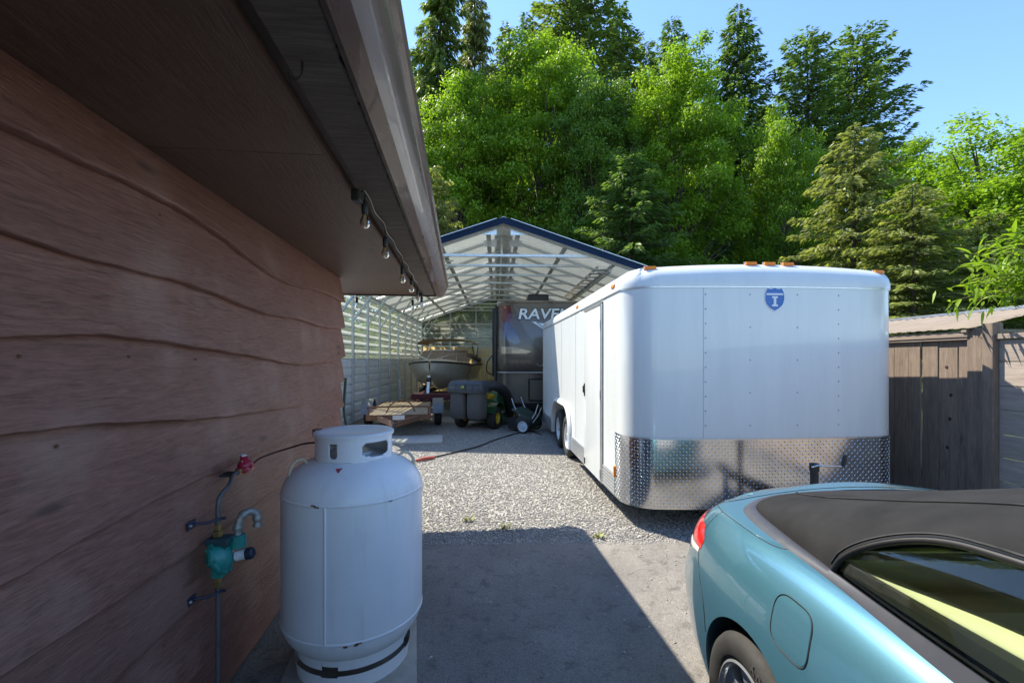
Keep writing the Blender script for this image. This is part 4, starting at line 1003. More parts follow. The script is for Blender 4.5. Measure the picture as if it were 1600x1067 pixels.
MB().tube([tuple(p) for p in crom([(-.3, .55, .46), (-.2, .9, .62), (.05, 1.0, .68), (.22, .8, .6), (.30, .7, .46)], 24)], .016, 8).build('tie_down_hoop', RUST, ut, 60)
MB().bar((-.4, .0, .40), (0, -.95, .40), .06, .09).bar((.4, 0, .40), (0, -.95, .40), .06, .09).build('tongue', RUST, ut)
MB().box(-.035, .035, -1.10, -.93, .37, .44, .015).build('coupler', DARKMETAL, ut)
MB().box(-.12, .12, -.008, 0, .37, .46).build('plate', pbr('licence_plate', (.6, .6, .58), .5), ut)
FEN = pbr('grey_fender', (.17, .175, .18), .5, .4, var=.3)
for sx in (-1, 1):
    X = sx * .82; ty = link('tyre', WT, RUBBER, ut, (X, 1.75, .29), (0, R(90) * sx, 0)); ty.scale = (.84,) * 3; link('rim', WR, RIMW, ty)
    A = [(1.75 - .42 * math.cos(a), .30 + .36 * math.sin(a)) for a in np.linspace(.1, PI - .1, 14)]
    MB().grid([[(X - .13, y, z) for y, z in A], [(X + .13, y, z) for y, z in A]]).build('fender', FEN, ut, 50)
    MB().add([(X + .13 * sx, y, z) for y, z in A] + [(X + .13 * sx, y, z - .06) for y, z in A], [(k, k + 1, 15 + k, 14 + k) for k in range(13)]).build('fender_lip', FEN, ut)
    MB().lathe([(0, 0), (.03, 0), (.03, .03), (0, .03)], 10, Matrix.Translation((X, 2.2, .45)) @ Matrix.Rotation(R(-90), 4, 'X')).build('tail_lamp', pbr('red_lens', (.35, .01, .01), .3), ut)
sl = MB().box(-.66, .66, -.42, .42, 0, .03, .005).build('paving_slab', pbr('pale_slab', (.42, .41, .38), .85, var=.15, bump=.3), None, loc=(-2.05, 9.05, -.003), rot=(0, 0, R(8)))
tag(sl, 'pale flat slab lying on the ground in front of the utility trailer', 'slab')

# ------------------------------------------------------------------ ride-on mower with twin-bag collector, seen from behind
mw = empty('lawn_mower', (-.98, 10.22, 0), R(-20), 'green ride-on lawn mower with two grass bags at its back', 'lawn mower')
BAG = pbr('grey_mesh_bag', (.085, .08, .075), .9, var=.25, scale=30, bump=.4)
HOP = pbr('dark_hopper_plastic', (.045, .055, .065), .45, var=.2)
JG = pbr('mower_green', (.010, .062, .018), .3, var=.15, coat=.4)
JY = pbr('mower_yellow', (.62, .42, .01), .4, var=.1)
mw_t, mw_r = wheel_meshes(.255, .20, .13, 'mower'); fw_t, fw_r = wheel_meshes(.19, .15, .09, 'mower_front')
for sx in (-1, 1):
    bg_ = MB(); G = []
    for z, kx, ky in ((.28, .86, .8), (.32, 1, .95), (.55, 1.04, 1.05), (.80, 1, 1), (.88, .96, .95)):
        G.append([(sx * .205 + .185 * kx * np.sign(math.cos(a)) * abs(math.cos(a)) ** .45, .02 + .20 * ky * np.sign(math.sin(a)) * abs(math.sin(a)) ** .45, z) for a in np.linspace(0, 2 * PI, 33)])
    bg_.grid(G); bg_.add(G[0][:-1], [tuple(range(32))]); bg_.build('grass_bag', BAG, mw, 40, recalc=True)
    ty = link('tyre', mw_t, RUBBER, mw, (sx * .42, .52, .255), (0, R(90) * sx, 0)); link('rim', mw_r, JY, ty)
    ty = link('tyre', fw_t, RUBBER, mw, (sx * .38, 1.75, .19), (0, R(90) * sx, 0)); link('rim', fw_r, JY, ty)
    MB().tube([(sx * .30, .25, .30), (sx * .30, -.1, .27), (sx * .2, -.2, .27)], .018, 6).build('bag_frame', DARKMETAL, mw)
G = []
for z, k, ky in ((.865, 1.0, 1), (.90, 1.03, 1.04), (1.02, .99, 1.0), (1.10, .94, .92), (1.13, .85, .8)):
    G.append([(.435 * k * np.sign(math.cos(a)) * abs(math.cos(a)) ** .3, .05 + .27 * ky * np.sign(math.sin(a)) * abs(math.sin(a)) ** .3, z) for a in np.linspace(0, 2 * PI, 49)])
hp = MB(); hp.grid(G); hp.add(G[-1][:-1], [tuple(range(48))]); hp.build('hopper_lid', HOP, mw, 40, recalc=True)
for z in (.94, 1.05): MB().tube([(-.42, -.235 + (z - .94) * .15, z), (.42, -.235 + (z - .94) * .15, z)], .008, 6).build('lid_rib', HOP, mw)
for x in (-.2, .2): MB().tube([(x, -.236, .88), (x, -.222, 1.06)], .007, 6).build('lid_rib', HOP, mw)
Mb = Matrix.Translation((-.02, -.235, 1.0)) @ Matrix.Rotation(R(84), 4, 'X')
bd = MB().prism([(.055 * math.cos(a), .05 * math.sin(a)) for a in np.linspace(0, 2 * PI, 20)[:-1]], Mb, .01).build('badge', JG, mw, recalc=True)
MB().prism([(-.035, .012), (-.015, .02), (.01, .014), (.024, .03), (.034, .022), (.02, .0), (.034, -.018), (.024, -.02), (.006, -.006), (-.014, -.006), (-.034, -.022), (-.04, -.014), (-.024, .002)][::-1], Mb @ Matrix.Translation((0, 0, .011)), .003).build('badge_mark', JY, bd, recalc=True)
ch_ = MB(); ch_.tube([tuple(p) for p in crom([(.36, .15, .98), (.52, .35, 1.0), (.60, .75, .82), (.58, 1.1, .5), (.50, 1.3, .25)], 24)], [.11] * 8 + [.12] * 16, 14); ch_.build('grass_chute', BLACK, mw, 60)
G = []
for y, w, zb_, zt_ in ((.45, .30, .35, .60), (.62, .36, .34, .68), (1.05, .30, .32, .58), (1.25, .26, .32, .80), (1.8, .24, .30, .78), (2.02, .20, .32, .62)):
    G.append([(w * sx_, y, z) for sx_, z in ((-1, zb_), (-1, zb_ + (zt_ - zb_) * .75), (-.8, zt_), (.8, zt_), (1, zb_ + (zt_ - zb_) * .75), (1, zb_))])
bo = MB(); bo.grid(G); bo.add(G[0], [tuple(range(6))]); bo.add(G[-1], [tuple(range(6))]); bo.build('mower_body', JG, mw, 30, recalc=True)
for sx in (-1, 1): MB().grid([[(sx * .42 + q, .52 - .31 * math.cos(a), .30 + .31 * math.sin(a)) for a in np.linspace(.3, PI - .3, 12)] for q in (-.12, .12)]).build('fender', JG, mw, 50)
MB().box(-.24, .24, .62, 1.02, .66, .76, .04).box(-.23, .23, .56, .66, .72, 1.06, .04).build('seat', JY, mw, 40)
MB().tube([(0, 1.35, .75), (0, 1.2, .98)], .02, 6).lathe([(.16, -.012), (.18, 0), (.16, .012)], 20, Matrix.Translation((0, 1.19, 1.0)) @ Matrix.Rotation(R(30), 4, 'X')).build('steering_wheel', BLACK, mw, 50)
MB().box(-.52, .52, .85, 1.55, .10, .26, .06).build('mower_deck', JG, mw, 40)
MB().tube([tuple(p) for p in crom([(.30, .42, .95), (.48, .5, 1.05), (.58, .62, .95), (.50, .7, .8)], 14)], .018, 6).build('roll_hoop', BLACK, mw, 60)

# ------------------------------------------------------------------ push lawn sweeper
sw = empty('lawn_sweeper', (.26, 9.95, 0), R(62), 'folded lawn sweeper with pale wheel beside the white trailer', 'lawn sweeper')
sw_t, sw_r = wheel_meshes(.15, .07, .115, 'sweeper')
PALE = pbr('pale_wheel_plastic', (.46, .52, .56), .5)
for x in (-.04, .62):
    ty = link('tyre', sw_t, RUBBER, sw, (x, 0, .15), (0, R(-90) if x < .1 else R(90), 0)); link('rim', sw_r, PALE, ty)
sb = MB(); sb.lathe([(0, 0), (.17, 0), (.17, .56), (0, .56)], 20, Matrix.Translation((.01, .02, .22)) @ Matrix.Rotation(R(90), 4, 'Y')); sb.build('brush_housing', pbr('dark_green_steel', (.015, .03, .025), .45), sw, 40)
MB().add([(.0, -.05, .36), (.58, -.05, .36), (.58, .30, .52), (.0, .30, .52), (0, -.05, .33), (.58, -.05, .33), (.58, .30, .49), (0, .30, .49)], [(0, 1, 2, 3), (7, 6, 5, 4), (0, 4, 5, 1), (1, 5, 6, 2), (2, 6, 7, 3), (3, 7, 4, 0)]).build('hood', pbr('green_hood', (.02, .05, .04), .4), sw)
for x in (.06, .52): MB().tube([(x, .05, .25), (x + .06, .30, .55), (x + .16, .42, .72)], .012, 6).build('handle_bar', ALU, sw, 50)
MB().tube([(.02, -.10, .20), (.28, -.14, .40), (.52, -.1, .58)], .012, 6).tube([(.12, -.16, .22), (.36, -.18, .36), (.62, -.14, .50)], .012, 6).build('hopper_rod', ALU, sw, 50)
MB().box(.08, .60, .05, .45, .05, .30, .03).build('collapsed_hopper', pbr('black_canvas', (.02, .02, .022), .9), sw)

# ------------------------------------------------------------------ extension cord across the gravel
cd = [tuple(p) for p in crom([(.62, 9.6, .02), (.42, 10.1, .014), (.05, 9.75, .012), (-.35, 9.0, .012), (-.62, 8.35, .012), (-.95, 7.85, .012), (-1.25, 7.45, .012), (-1.42, 7.2, .015)], 80)]
cord = empty('extension_cord', (-1.42, 7.2, 0), 0, 'black extension cord lying across the gravel towards the tank', 'cord')
MB().tube([Vector(p) - Vector((-1.42, 7.2, 0)) for p in cd], .014, 6).build('cable', BLACK, cord, 60)
MB().tube([(.16, .18, .02), (.02, .03, .03), (-.08, -.06, .02)], [.022, .03, .022], 8).build('plug', pbr('red_plug', (.42, .09, .06), .5), cord, 60)
MB().tube([tuple(p) for p in crom([(-.08, -.06, .02), (-.16, -.2, .015), (-.2, -.45, .012), (-.32, -.8, .012)], 16)], .011, 6).build('cable', pbr('rust_cable', (.20, .06, .04), .6), cord, 60)

# ------------------------------------------------------------------ wooden fence on the right, lean-to roof, branch over it
fence = empty('wooden_gate', (4.35, 4.325, 0), R(2), 'weathered upright board fence panel between trailer and post', 'fence')
GREYW2 = wood('weathered_cedar', (.10, .072, .052), (.22, .165, .125), (.35, .275, .215), 2, 6, .85, .7, 10, 1.3, (.14, .10, .075), scale=1.5)
ws = [.113, .20, .172, .146, .19, .15, .16, .17, .15, .18, .16, .15, .17, .16, .15, .18, .17]; y = .0; rr = random.Random(5)
for k, w in enumerate(ws):
    gap = (.004, .006, .005, .012, .014, .006)[k % 6]; zt_ = 1.80 + rr.uniform(-.01, .01); xo = rr.uniform(-.006, .006)
    b = MB().box(xo, xo + .022, y + gap, y + w, .06 + rr.uniform(0, .03), zt_, .003).build('fence_board', GREYW2, fence); b.rotation_euler = (rr.uniform(-.006, .006), 0, 0)
    if k == 1:
        for q in range(4):
            z = 1.62 - q * .28 - rr.random() * .1; MB().lathe([(0, 0), (.018, 0), (.012, .004), (.008, .001), (0, .001)], 10, Matrix.Translation((xo - .001, y + w * rr.uniform(.3, .7), z)) @ Matrix.Rotation(R(-90), 4, 'Y')).build('knot', pbr('knot_wood', (.035, .024, .018), .8), b)
    y += w
FL = y
MB().box(.03, .075, 0, FL, 1.62, 1.71).box(.03, .075, 0, FL, .35, .44).build('back_rail', GREYW2, fence)
CED = wood('cedar_trim', (.16, .12, .09), (.28, .22, .175), (.40, .33, .27), 1, 6, .85, .4, 12, 1.3, None, scale=1.5)
MB().box(-.045, .06, -.02, FL, 1.815, 1.872, .004).build('header_beam', CED, fence); MB().box(-.035, .02, -.01, FL, 1.79, 1.812, .003).build('header_strip', CED, fence)
MB().box(-.030, .03, -.172, -.004, .02, 1.90, .004).build('end_board', GREYW2, fence)
post = MB().box(-.06, .04, -.045, .045, 0, 1.93, .006).build('fence_post', GREYW2, None, loc=(4.34, 4.10, 0), rot=(0, 0, R(2)))
tag(post, 'square weathered fence post joining upright and level boards', 'fence post')
f2 = empty('board_fence', (4.335, 4.05, 0), R(1), 'pale weathered fence of level boards right of the post', 'fence')
LVL = wood('pale_level_boards', (.22, .17, .135), (.35, .29, .24), (.47, .41, .35), 1, 5, .85, .5, 12, 1.2, (.30, .25, .20), scale=1.5)
zt_ = 1.78
for k in range(8):
    h = (.20, .215, .21, .22, .205, .21, .215, .2)[k]; MB().box(.0, .024, -6, .0, zt_ - h + .006, zt_, .003).build('level_board', LVL, f2); zt_ -= h
MB().box(-.03, .05, -6, .0, 1.785, 1.83, .003).build('top_rail', CED, f2)
for y_ in (-2, -4, -6): MB().box(-.012, .09, y_, y_ + .09, 0, 1.8).build('rear_post', GREYW2, f2)
shed = empty('lean_to_roof', (4.35, 4.30, 0), R(2), 'low sloping ribbed roof just behind the upright board fence', 'roof')
FIB = pbr('sun_bleached_roof_sheet', (.23, .185, .14), .7, var=.2, scale=4)
for k in range(4):
    y0 = -.05 + .68 * k; prf = []
    for j in range(6): prf += [(y0 + .113 * j, 0), (y0 + .113 * (j + .3), .0), (y0 + .113 * (j + .5), .005), (y0 + .113 * (j + .8), .005)]
    prf.append((y0 + .679, 0)); MB().grid([[(-.07, yy_, 1.895 + h) for yy_, h in prf], [(.95, yy_, 2.13 + h) for yy_, h in prf]]).build('roof_sheet', FIB, shed)
MB().bar((.97, -.06, 2.145), (.97, 2.7, 2.145), .10, .03).build('ridge_flashing', ALU, shed)
MB().bar((.93, .1, 0), (.93, .1, 2.1), .08).build('roof_post', GREYW2, shed); MB().bar((.93, 2.5, 0), (.93, 2.5, 2.1), .08).build('roof_post', GREYW2, shed)
MB().box(-.06, .94, .0, .05, 1.86, 1.89).build('roof_joist', CED, shed); MB().box(-.06, .94, 2.5, 2.55, 1.86, 1.89).build('roof_joist', CED, shed)
# ------------------------------------------------------------------ light blue convertible with black soft top
car = empty('convertible_car', (1.71, 1.72, 0), R(-1.0), 'light blue convertible car with closed black soft top', 'car')
t = NT('metallic_blue_paint'); v = t.coords()
fl_ = t.new('TexVoronoi', Scale=900.0); t.l(v, fl_.inputs['Vector']); sp = t.new('SeparateColor'); t.l(fl_.outputs['Color'], sp.inputs[0])
t.col(t.mix(t.math('MULTIPLY', sp.outputs[0], .5), (.062, .182, .250), (.105, .262, .338))); t.p.inputs['Metallic'].default_value = .55; t.rough(.30)
t.p.inputs['Coat Weight'].default_value = 1.0; t.p.inputs['Coat Roughness'].default_value = .02; PAINT = t.m
FAB = NT('black_canvas_top'); v = FAB.coords(); FAB.col(FAB.mix(FAB.ramp(FAB.noise(v, 60, 8, .8), [(.64, (0, 0, 0)), (.76, (.8, .8, .8))]), FAB.ramp(FAB.noise(v, 6, 6), [(.3, (.014, .0145, .0155)), (.7, (.025, .0255, .027))]), (.13, .13, .13)))
FAB.rough(.9); wv = FAB.new('TexWave', Scale=260.0, Distortion=2.0); FAB.l(v, wv.inputs['Vector']); FAB.bump(FAB.math('ADD', wv.outputs['Fac'], FAB.noise(v, 350, 3)), .25, .001); FAB.p.inputs['Specular IOR Level'].default_value = .12; FAB = FAB.m
TGREY = pbr('grey_belt_trim', (.045, .048, .06), .4, var=.12)
SEAMK = pbr('panel_gap', (.006, .008, .01), .7)
LEATH = pbr('cream_leather', (.66, .62, .48), .55, var=.1, bump=.15)
ol = [(0, .98), (.25, .975), (.48, .94), (.68, .85), (.80, .68), (.865, .46), (.905, .22), (.92, -.05), (.905, -.5), (.89, -1.0), (.885, -1.6), (.895, -2.2), (.91, -2.8), (.88, -3.2), (.76, -3.5), (.45, -3.68), (0, -3.74)]
OL = crom(ol, 170)
def tab(s, pts):
    xs, ys = zip(*sorted(pts)); return float(np.interp(s, xs, ys))
def smooth(a, b_, x): k = min(1, max(0, (x - a) / (b_ - a))); return k * k * (3 - 2 * k)
ZS = crom([(.98, .905), (.6, .918), (.2, .932), (-.4, .945), (-1.2, .93), (-2.2, .875), (-3.0, .80), (-3.74, .64)], 60)
ZC = crom([(.98, .945), (.6, .985), (.3, .985), (-.5, .99), (-1.7, 1.0), (-2.2, .955), (-3.0, .86), (-3.74, .66)], 60)
def zsf(s): return tab(s, [tuple(p) for p in ZS])
def zcf(s): return tab(s, [tuple(p) for p in ZC])
tan = np.gradient(OL, axis=0); NRM = np.stack([-tan[:, 1], tan[:, 0]], 1); NRM /= np.linalg.norm(NRM, axis=1)[:, None]
cprof = crom([(.06, .18, 0), (.035, .24, 0), (.012, .34, 0), (.0, .46, 0), (.0, .56, .0), (.006, .66, .03), (.022, .75, .06), (.05, .83, .09), (.085, .885, .11), (.125, .925, .14), (.165, .945, .17)], 26)
G = []
for i, (x, s) in enumerate(OL):
    rho = smooth(.42, .85, s); fro = smooth(-2.9, -3.6, s) if s < -2.5 else 0; fro = smooth(2.9, 3.6, -s)
    zs_ = zsf(s) + .05 * rho * (1 - (x / .8) ** 2); row = []
    for d, z, e in cprof:
        dd = d + e * (rho * 1.15 + fro * 1.5); zz_ = .18 + (z - .18) * (zs_ - .18) / (.945 - .18)
        p = np.array((x, s)) + (-NRM[i] if np.dot(NRM[i], (x, s + 1.4)) > 0 else NRM[i]) * dd
        row.append((max(0, p[0]) if x > .001 else 0.0, p[1], zz_))
    xs_, ss_, zz0 = row[-1]
    for f in (.93, .82, .68, .52, .36, .2, .08, 0):
        row.append((xs_ * f, ss_, zz0 + max(0, (zcf(ss_) - zz0)) * (1 - f * f) * min(1, xs_ / .5)))
    G.append([(0, row[0][1], .17)] + row)
mb = MB(); mb.grid([[(-a, b_, c) for a, b_, c in r_] for r_ in G]); mb.grid([[(a, b_, c) for a, b_, c in r_] for r_ in G], True)
bme = mb.mesh('body'); clean(bme, 2e-4)
bmb = bmesh.new(); bmb.from_mesh(bme); BV = BVHTree.FromBMesh(bmb); bmb.free()
def cyl(x0, x1, s, z, rad):
    c = MB(); c.lathe([(rad, x0), (rad, x1)], 64, Matrix.Translation((0, s, z)) @ Matrix.Rotation(R(90), 4, 'Y'), cap=True); m_ = c.mesh('c'); clean(m_); return m_
WHS = (-.19, -2.92); ZWH = .315; RA = .352
cuts = [cyl(-1.1, -.55, s, ZWH + .01, RA) for s in WHS] + [cyl(.55, 1.1, s, ZWH + .01, RA) for s in WHS]
bme = boolean(bme, cuts); bme.materials.clear()
bm_ = bmesh.new(); bm_.from_mesh(bme)
dele = [f for f in bm_.faces if abs(f.calc_center_median().x) < .66 and -1.62 < f.calc_center_median().y < -.22 and f.calc_center_median().z > .86]
inn_ = [f for f in bm_.faces if abs(f.normal.x) > .9 and abs(abs(f.calc_center_median().x) - .55) < .01]
bmesh.ops.delete(bm_, geom=list(set(dele)), context='FACES'); bm_.to_mesh(bme); bm_.free()
smooth_mesh(bme, 38); link('body', bme, PAINT, car)
def top_hit(x, s):
    h = BV.ray_cast(Vector((x, s, 3)), Vector((0, 0, -1))); return h[0], h[1]
def side_hit(s, z, sx=-1):
    h = BV.ray_cast(Vector((sx * 3, s, z)), Vector((-sx, 0, 0))); return h[0], h[1]
def az_hit(a, z, sx=-1, c=(.35, .1)):
    o = Vector((sx * c[0], c[1], z)); d = Vector((sx * math.sin(a), math.cos(a), 0)); h = BV.ray_cast(o + d * 4, -d); return h[0], h[1]
def seam(hits, nm='panel_gap', rad=.0019, m=SEAMK):
    pts = [h[0] + h[1] * .0002 for h in hits if h[0] is not None]
    if len(pts) > 2: MB().tube(pts, rad, 6).build(nm, m, car, 60)
def polyl(pts, n): return [tuple(p) for p in crom(pts, n)]
for sx in (-1, 1):
    # boot lid outline, rear fender line, lid edge
    seam([top_hit(sx * -x, s) for x, s in polyl([(0, .475), (-.3, .47), (-.52, .455), (-.65, .44), (-.70, .47), (-.71, .55), (-.66, .645)], 50)])
    seam([top_hit(sx * -x, s) for x, s in polyl([(-.71, .52), (-.755, .35), (-.775, .1), (-.775, -.06), (-.76, -.14), (-.745, -.16)], 50)])
    seam([az_hit(a, z, sx) for a, z in polyl([(R(60), .91), (R(62), .84), (R(66), .74), (R(74), .66), (R(82), .58), (R(86), .48)], 30)])   # bumper joint
    # fuel filler on the near (right-hand) side only; door gap both sides
    seam([side_hit(-.80, z, sx) for z in np.linspace(.28, .92, 30)])
# waist crease: a chrome-thin highlight is left to the paint; filler flap
def rrect(cx, cz, w, h, r_, n=48, sk=0):
    out = []
    for k in range(n):
        a = 2 * PI * k / n; c, s_ = math.cos(a), math.sin(a)
        x_ = w * np.sign(c) * abs(c) ** .55; z_ = h * np.sign(s_) * abs(s_) ** .55; out.append((cx + x_ + sk * z_, cz + z_))
    return out
FO = rrect(-.375, .795, .088, .070, 0, 56, .25)
seam([side_hit(s, z) for s, z in FO + FO[:2]], 'filler_gap', .0022)
fd = MB(); G2 = []
for q in np.linspace(.0, .955, 9):
    G2.append([tuple((lambda h: h[0] + h[1] * .0012)(side_hit(-.375 + (s + .375) * q, .795 + (z - .795) * q))) for s, z in FO + FO[:1]])
fd.grid(G2, True); fo = fd.build('fuel_flap', PAINT, car, 60, recalc=False)
# tail lamps wrap the rear corners
def lamp_patch(sx, a0, a1, zlo, zhi, off, m, nm):
    G = []
    for f in np.linspace(0, 1, 16):
        a = a0 + (a1 - a0) * f; l_, h_ = zlo(f), zhi(f); row = []
        for q in np.linspace(0, 1, 8):
            h = az_hit(a, l_ + (h_ - l_) * q, sx); e = off * min(1, 5 * min(f, 1 - f, q, 1 - q) + .15); row.append(tuple(h[0] + h[1] * e))
        G.append(row)
    return MB().grid(G, sx > 0).build(nm, m, car, 60)
RED = pbr('red_tail_lens', (.55, .015, .012), .12, var=.2, coat=1.0); WLENS = pbr('clear_lens', (.62, .60, .58), .12, coat=1.0)
for sx in (-1, 1):
    lamp_patch(sx, R(28), R(68), lambda f: .70 + .05 * f, lambda f: .86 - .035 * f - .03 * (f > .8) * (f - .8) * 5, .010, RED, 'tail_lamp')
    lamp_patch(sx, R(36), R(66), lambda f: .675 + .05 * f, lambda f: .70 + .05 * f, .008, WLENS, 'reverse_lamp')
    G = []
    lo_ = lambda a: R(180) - a
    lamp = MB(); 
    for f in np.linspace(0, 1, 12):
        a = R(150) - R(38) * f; row = []
        for q in np.linspace(0, 1, 6):
            h = BV.ray_cast(Vector((sx * .3, -2.9, .6 + .10 * q)) + Vector((sx * math.sin(a), math.cos(a), 0)) * 4, -Vector((sx * math.sin(a), math.cos(a), 0))); row.append(tuple(h[0] + h[1] * .006) if h[0] else (sx * .7, -3.4, .6))
        G.append(row)
    lamp.grid(G, sx < 0).build('head_lamp', WLENS, car, 60)
for sx in (-1, 1): MB().box(sx * .13 - .11, sx * .13 + .11, -3.76, -3.70, .46, .60, .03).build('grille', BLACK, car, 40)
MB().box(-.26, .26, .955, .985, .50, .62, .004).build('number_plate', pbr('plain_plate', (.6, .6, .6), .5), car)
# wheels: alloy with seven broad spokes, tyre with raised letters
rt, rr_ = .318, .226
ty = MB(); ty.lathe([(rr_, -.11), (rr_ + .015, -.12), (.28, -.124), (.305, -.115), (.321, -.09), (rt, -.05), (rt, .05), (.321, .09), (.305, .115), (.28, .124), (rr_ + .015, .12), (rr_, .11)], 72)
tme = ty.mesh('car_tyre'); clean(tme); smooth_mesh(tme, 40)
rm = MB(); rm.lathe([(rr_ + .001, .112), (rr_ - .008, .116), (rr_ - .016, .10), (rr_ - .022, .05), (rr_ - .03, -.09)], 64); rm.lathe([(0, .085), (.03, .088), (.045, .08), (.06, .06), (.06, .0)], 32)
for k in range(7):
    a = 2 * PI * k / 7; Mk = Matrix.Rotation(a, 4, 'Z')
    rm.add([Mk @ Vector(q) for q in ((.045, -.02, .075), (.045, .02, .075), (rr_ - .012, .046, .098), (rr_ - .012, -.046, .098), (.045, -.026, .04), (.045, .026, .04), (rr_ - .012, .056, .07), (rr_ - .012, -.056, .07), (.14, 0, .082))],
           [(0, 1, 8), (1, 2, 8), (2, 3, 8), (3, 0, 8), (0, 4, 5, 1), (1, 5, 6, 2), (3, 7, 4, 0), (2, 6, 7, 3), (7, 6, 5, 4)])
rme = rm.mesh('car_rim'); smooth_mesh(rme, 30)
br = MB(); br.lathe([(0, .02), (.16, .02), (.16, .0), (0, .0)], 40); brm = br.mesh('brake_disc')
letters = []
lm = MB()
for k, chx in enumerate('ADVAN'):
    tm = text_mesh(chx, .042, .0008, 0, .0008); a = R(-12) - k * R(8.2)
    Mk = Matrix.Rotation(a, 4, 'Z') @ Matrix.Translation((0, .276, .1245)); lm.add([Mk @ v_.co for v_ in tm.vertices], [tuple(p.vertices) for p in tm.polygons])
lme = lm.mesh('tyre_letters')
ALLOY = pbr('alloy_silver', (.42, .44, .46), .3, .7, var=.1); TL = pbr('tyre_letter_rubber', (.05, .05, .05), .6)
for s in WHS:
    for sx in (-1, 1):
        w = link('tyre', tme, RUBBER, car, (sx * .795, s, ZWH), (0, R(90) * sx, 0)); w.rotation_euler = (R(90) if sx < 0 else R(90), 0, R(90) * sx)
        link('rim', rme, ALLOY, w); link('brake_disc', brm, DARKMETAL, w); link('tyre_letters', lme, TL, w)
for s in WHS:
    for sx in (-1, 1):
        MB().grid([[(sx * q, s + (RA + .012) * math.cos(a), ZWH + .01 + (RA + .012) * math.sin(a)) for a in np.linspace(-.4, PI + .4, 30)] for q in (.54, .86)]).build('wheel_arch_liner', BLACK, car, 60)
# soft top: fabric shell over the cabin with side glass below its edge
BASE = crom([(.0, .395), (.30, .392), (.50, .37), (.61, .31), (.66, .22), (.695, .0), (.722, -.30), (.742, -.7), (.745, -1.2), (.72, -1.6)], 120)
ZT_ = crom([(.40, .985), (.33, 1.012), (.2, 1.05), (0, 1.105), (-.3, 1.20), (-.7, 1.32), (-1.1, 1.365), (-1.45, 1.34), (-1.7, 1.29)], 80)
BASEs = sorted([(p[1], p[0]) for p in BASE])
def ztop(s): return tab(s, [tuple(p) for p in ZT_])
def zbase(x, s):
    h = top_hit(-x, s)[0]; return (h.z if h is not None else .95) + .004
def win(s):
    if s > -.35: return 0.0
    k = min(1, (-.35 - s) / .36); return .60 * (1 - (1 - k) ** 2.4) ** .62
PEX = 2.45
ST = []
ss_list = [p[1] for p in BASE]; xb_list = [p[0] for p in BASE]
zbl = [zbase(x, s) if (s > -.2 or s < -1.62) else None for x, s in BASE]
zg = [(s, z) for (x, s), z in zip(BASE, zbl) if z]
zbl = [z if z else tab(s, zg) for (x, s), z in zip(BASE, zbl)]
zbl = [float(np.mean(zbl[max(0, i - 6):i + 7])) if i > 8 else z for i, z in enumerate(zbl)]
def tp(i, ang):
    x, s = xb_list[i], ss_list[i]; zb_ = zbl[i]; q = max(0, math.cos(ang)) ** (2 / PEX); h = math.sin(ang) ** (2 / PEX)
    hh = max(.0, ztop(s) - zb_) * min(1, x / .35)
    return (x * q, s, zb_ + hh * h)
def ang_of(frac): return math.asin(min(1, frac ** (PEX / 2))) if frac > 0 else 0
for sx in (-1, 1):
    G = []; GG = []; edge = []
    for i in range(len(BASE)):
        a0 = ang_of(win(ss_list[i])); G.append([(sx * a, b_, c) for a, b_, c in (tp(i, a0 + (PI / 2 - a0) * q ** 1.0) for q in np.linspace(0, 1, 22))])
        if a0 > 0: 
            GG.append([(sx * (a - .006), b_, c) for a, b_, c in (tp(i, a0 * q) for q in np.linspace(0, 1, 8))]); edge.append(Vector(G[-1][0]))
    MB().grid(G, sx < 0).build('soft_top', FAB, car, 60)
    MB().grid(GG, sx < 0).build('side_window', glass_mat('tinted_car_glass', (.84, .93, .76), .01, .1) if sx < 0 else bpy.data.materials['tinted_car_glass'], car, 60)
    e2 = [Vector(GG[0][0])] + edge; MB().tube([p + Vector((sx * .004, 0, 0)) for p in e2], .0095, 8).build('window_seal', BLACK, car, 60)
    MB().tube([p + Vector((sx * .010, .0, .018)) for p in e2], .0035, 6).build('top_stitching', SEAMK, car, 60)
    # grey belt moulding that sweeps round the back of the top
    mould = []
    for i in range(0, len(BASE), 1):
        x, s, z = xb_list[i], ss_list[i], zbl[i]; mould.append((x, s, z))
    Gm = []; P2 = np.array([(m_[0], m_[1]) for m_ in mould]); tn = np.gradient(P2, axis=0); nm_ = np.stack([-tn[:, 1], tn[:, 0]], 1); nm_ /= np.linalg.norm(nm_, axis=1)[:, None]
    for i, (x, s, z) in enumerate(mould):
        o_ = nm_[i] if np.dot(nm_[i], (x, s + .6)) > 0 else -nm_[i]; w_ = .052 * smooth(.02, .5, x) if s > .1 else .052 - .026 * smooth(-.1, .5, -s)
        w_ = max(.006, w_); row = []
        for f, hgt in ((-.15, -.004), (.0, .010), (.35, .013), (.8, .007), (1, -.002)):
            X_, S_ = x + o_[0] * w_ * f, s + o_[1] * w_ * f; hz = top_hit(-max(0.0, X_), S_)[0]; zz_ = (hz.z if hz is not None and hz.z > .8 and f > .5 else z - .004)
            row.append((sx * max(0, X_), S_, zz_ + hgt))
        Gm.append(row)
    MB().grid(Gm, sx > 0).build('belt_moulding', TGREY, car, 50)
    # fabric seam over the top
    sm = []
    for f in np.linspace(0, 1, 40):
        i = int(np.argmin([abs(s - (.34 - 1.2 * f)) + (0 if x > .3 else 9) for x, s in BASE])); p = tp(i, R(47) + R(9) * f); sm.append(Vector((sx * p[0], p[1], p[2] + .002)))
    MB().tube(sm, .003, 6).build('top_seam', SEAMK, car, 60)
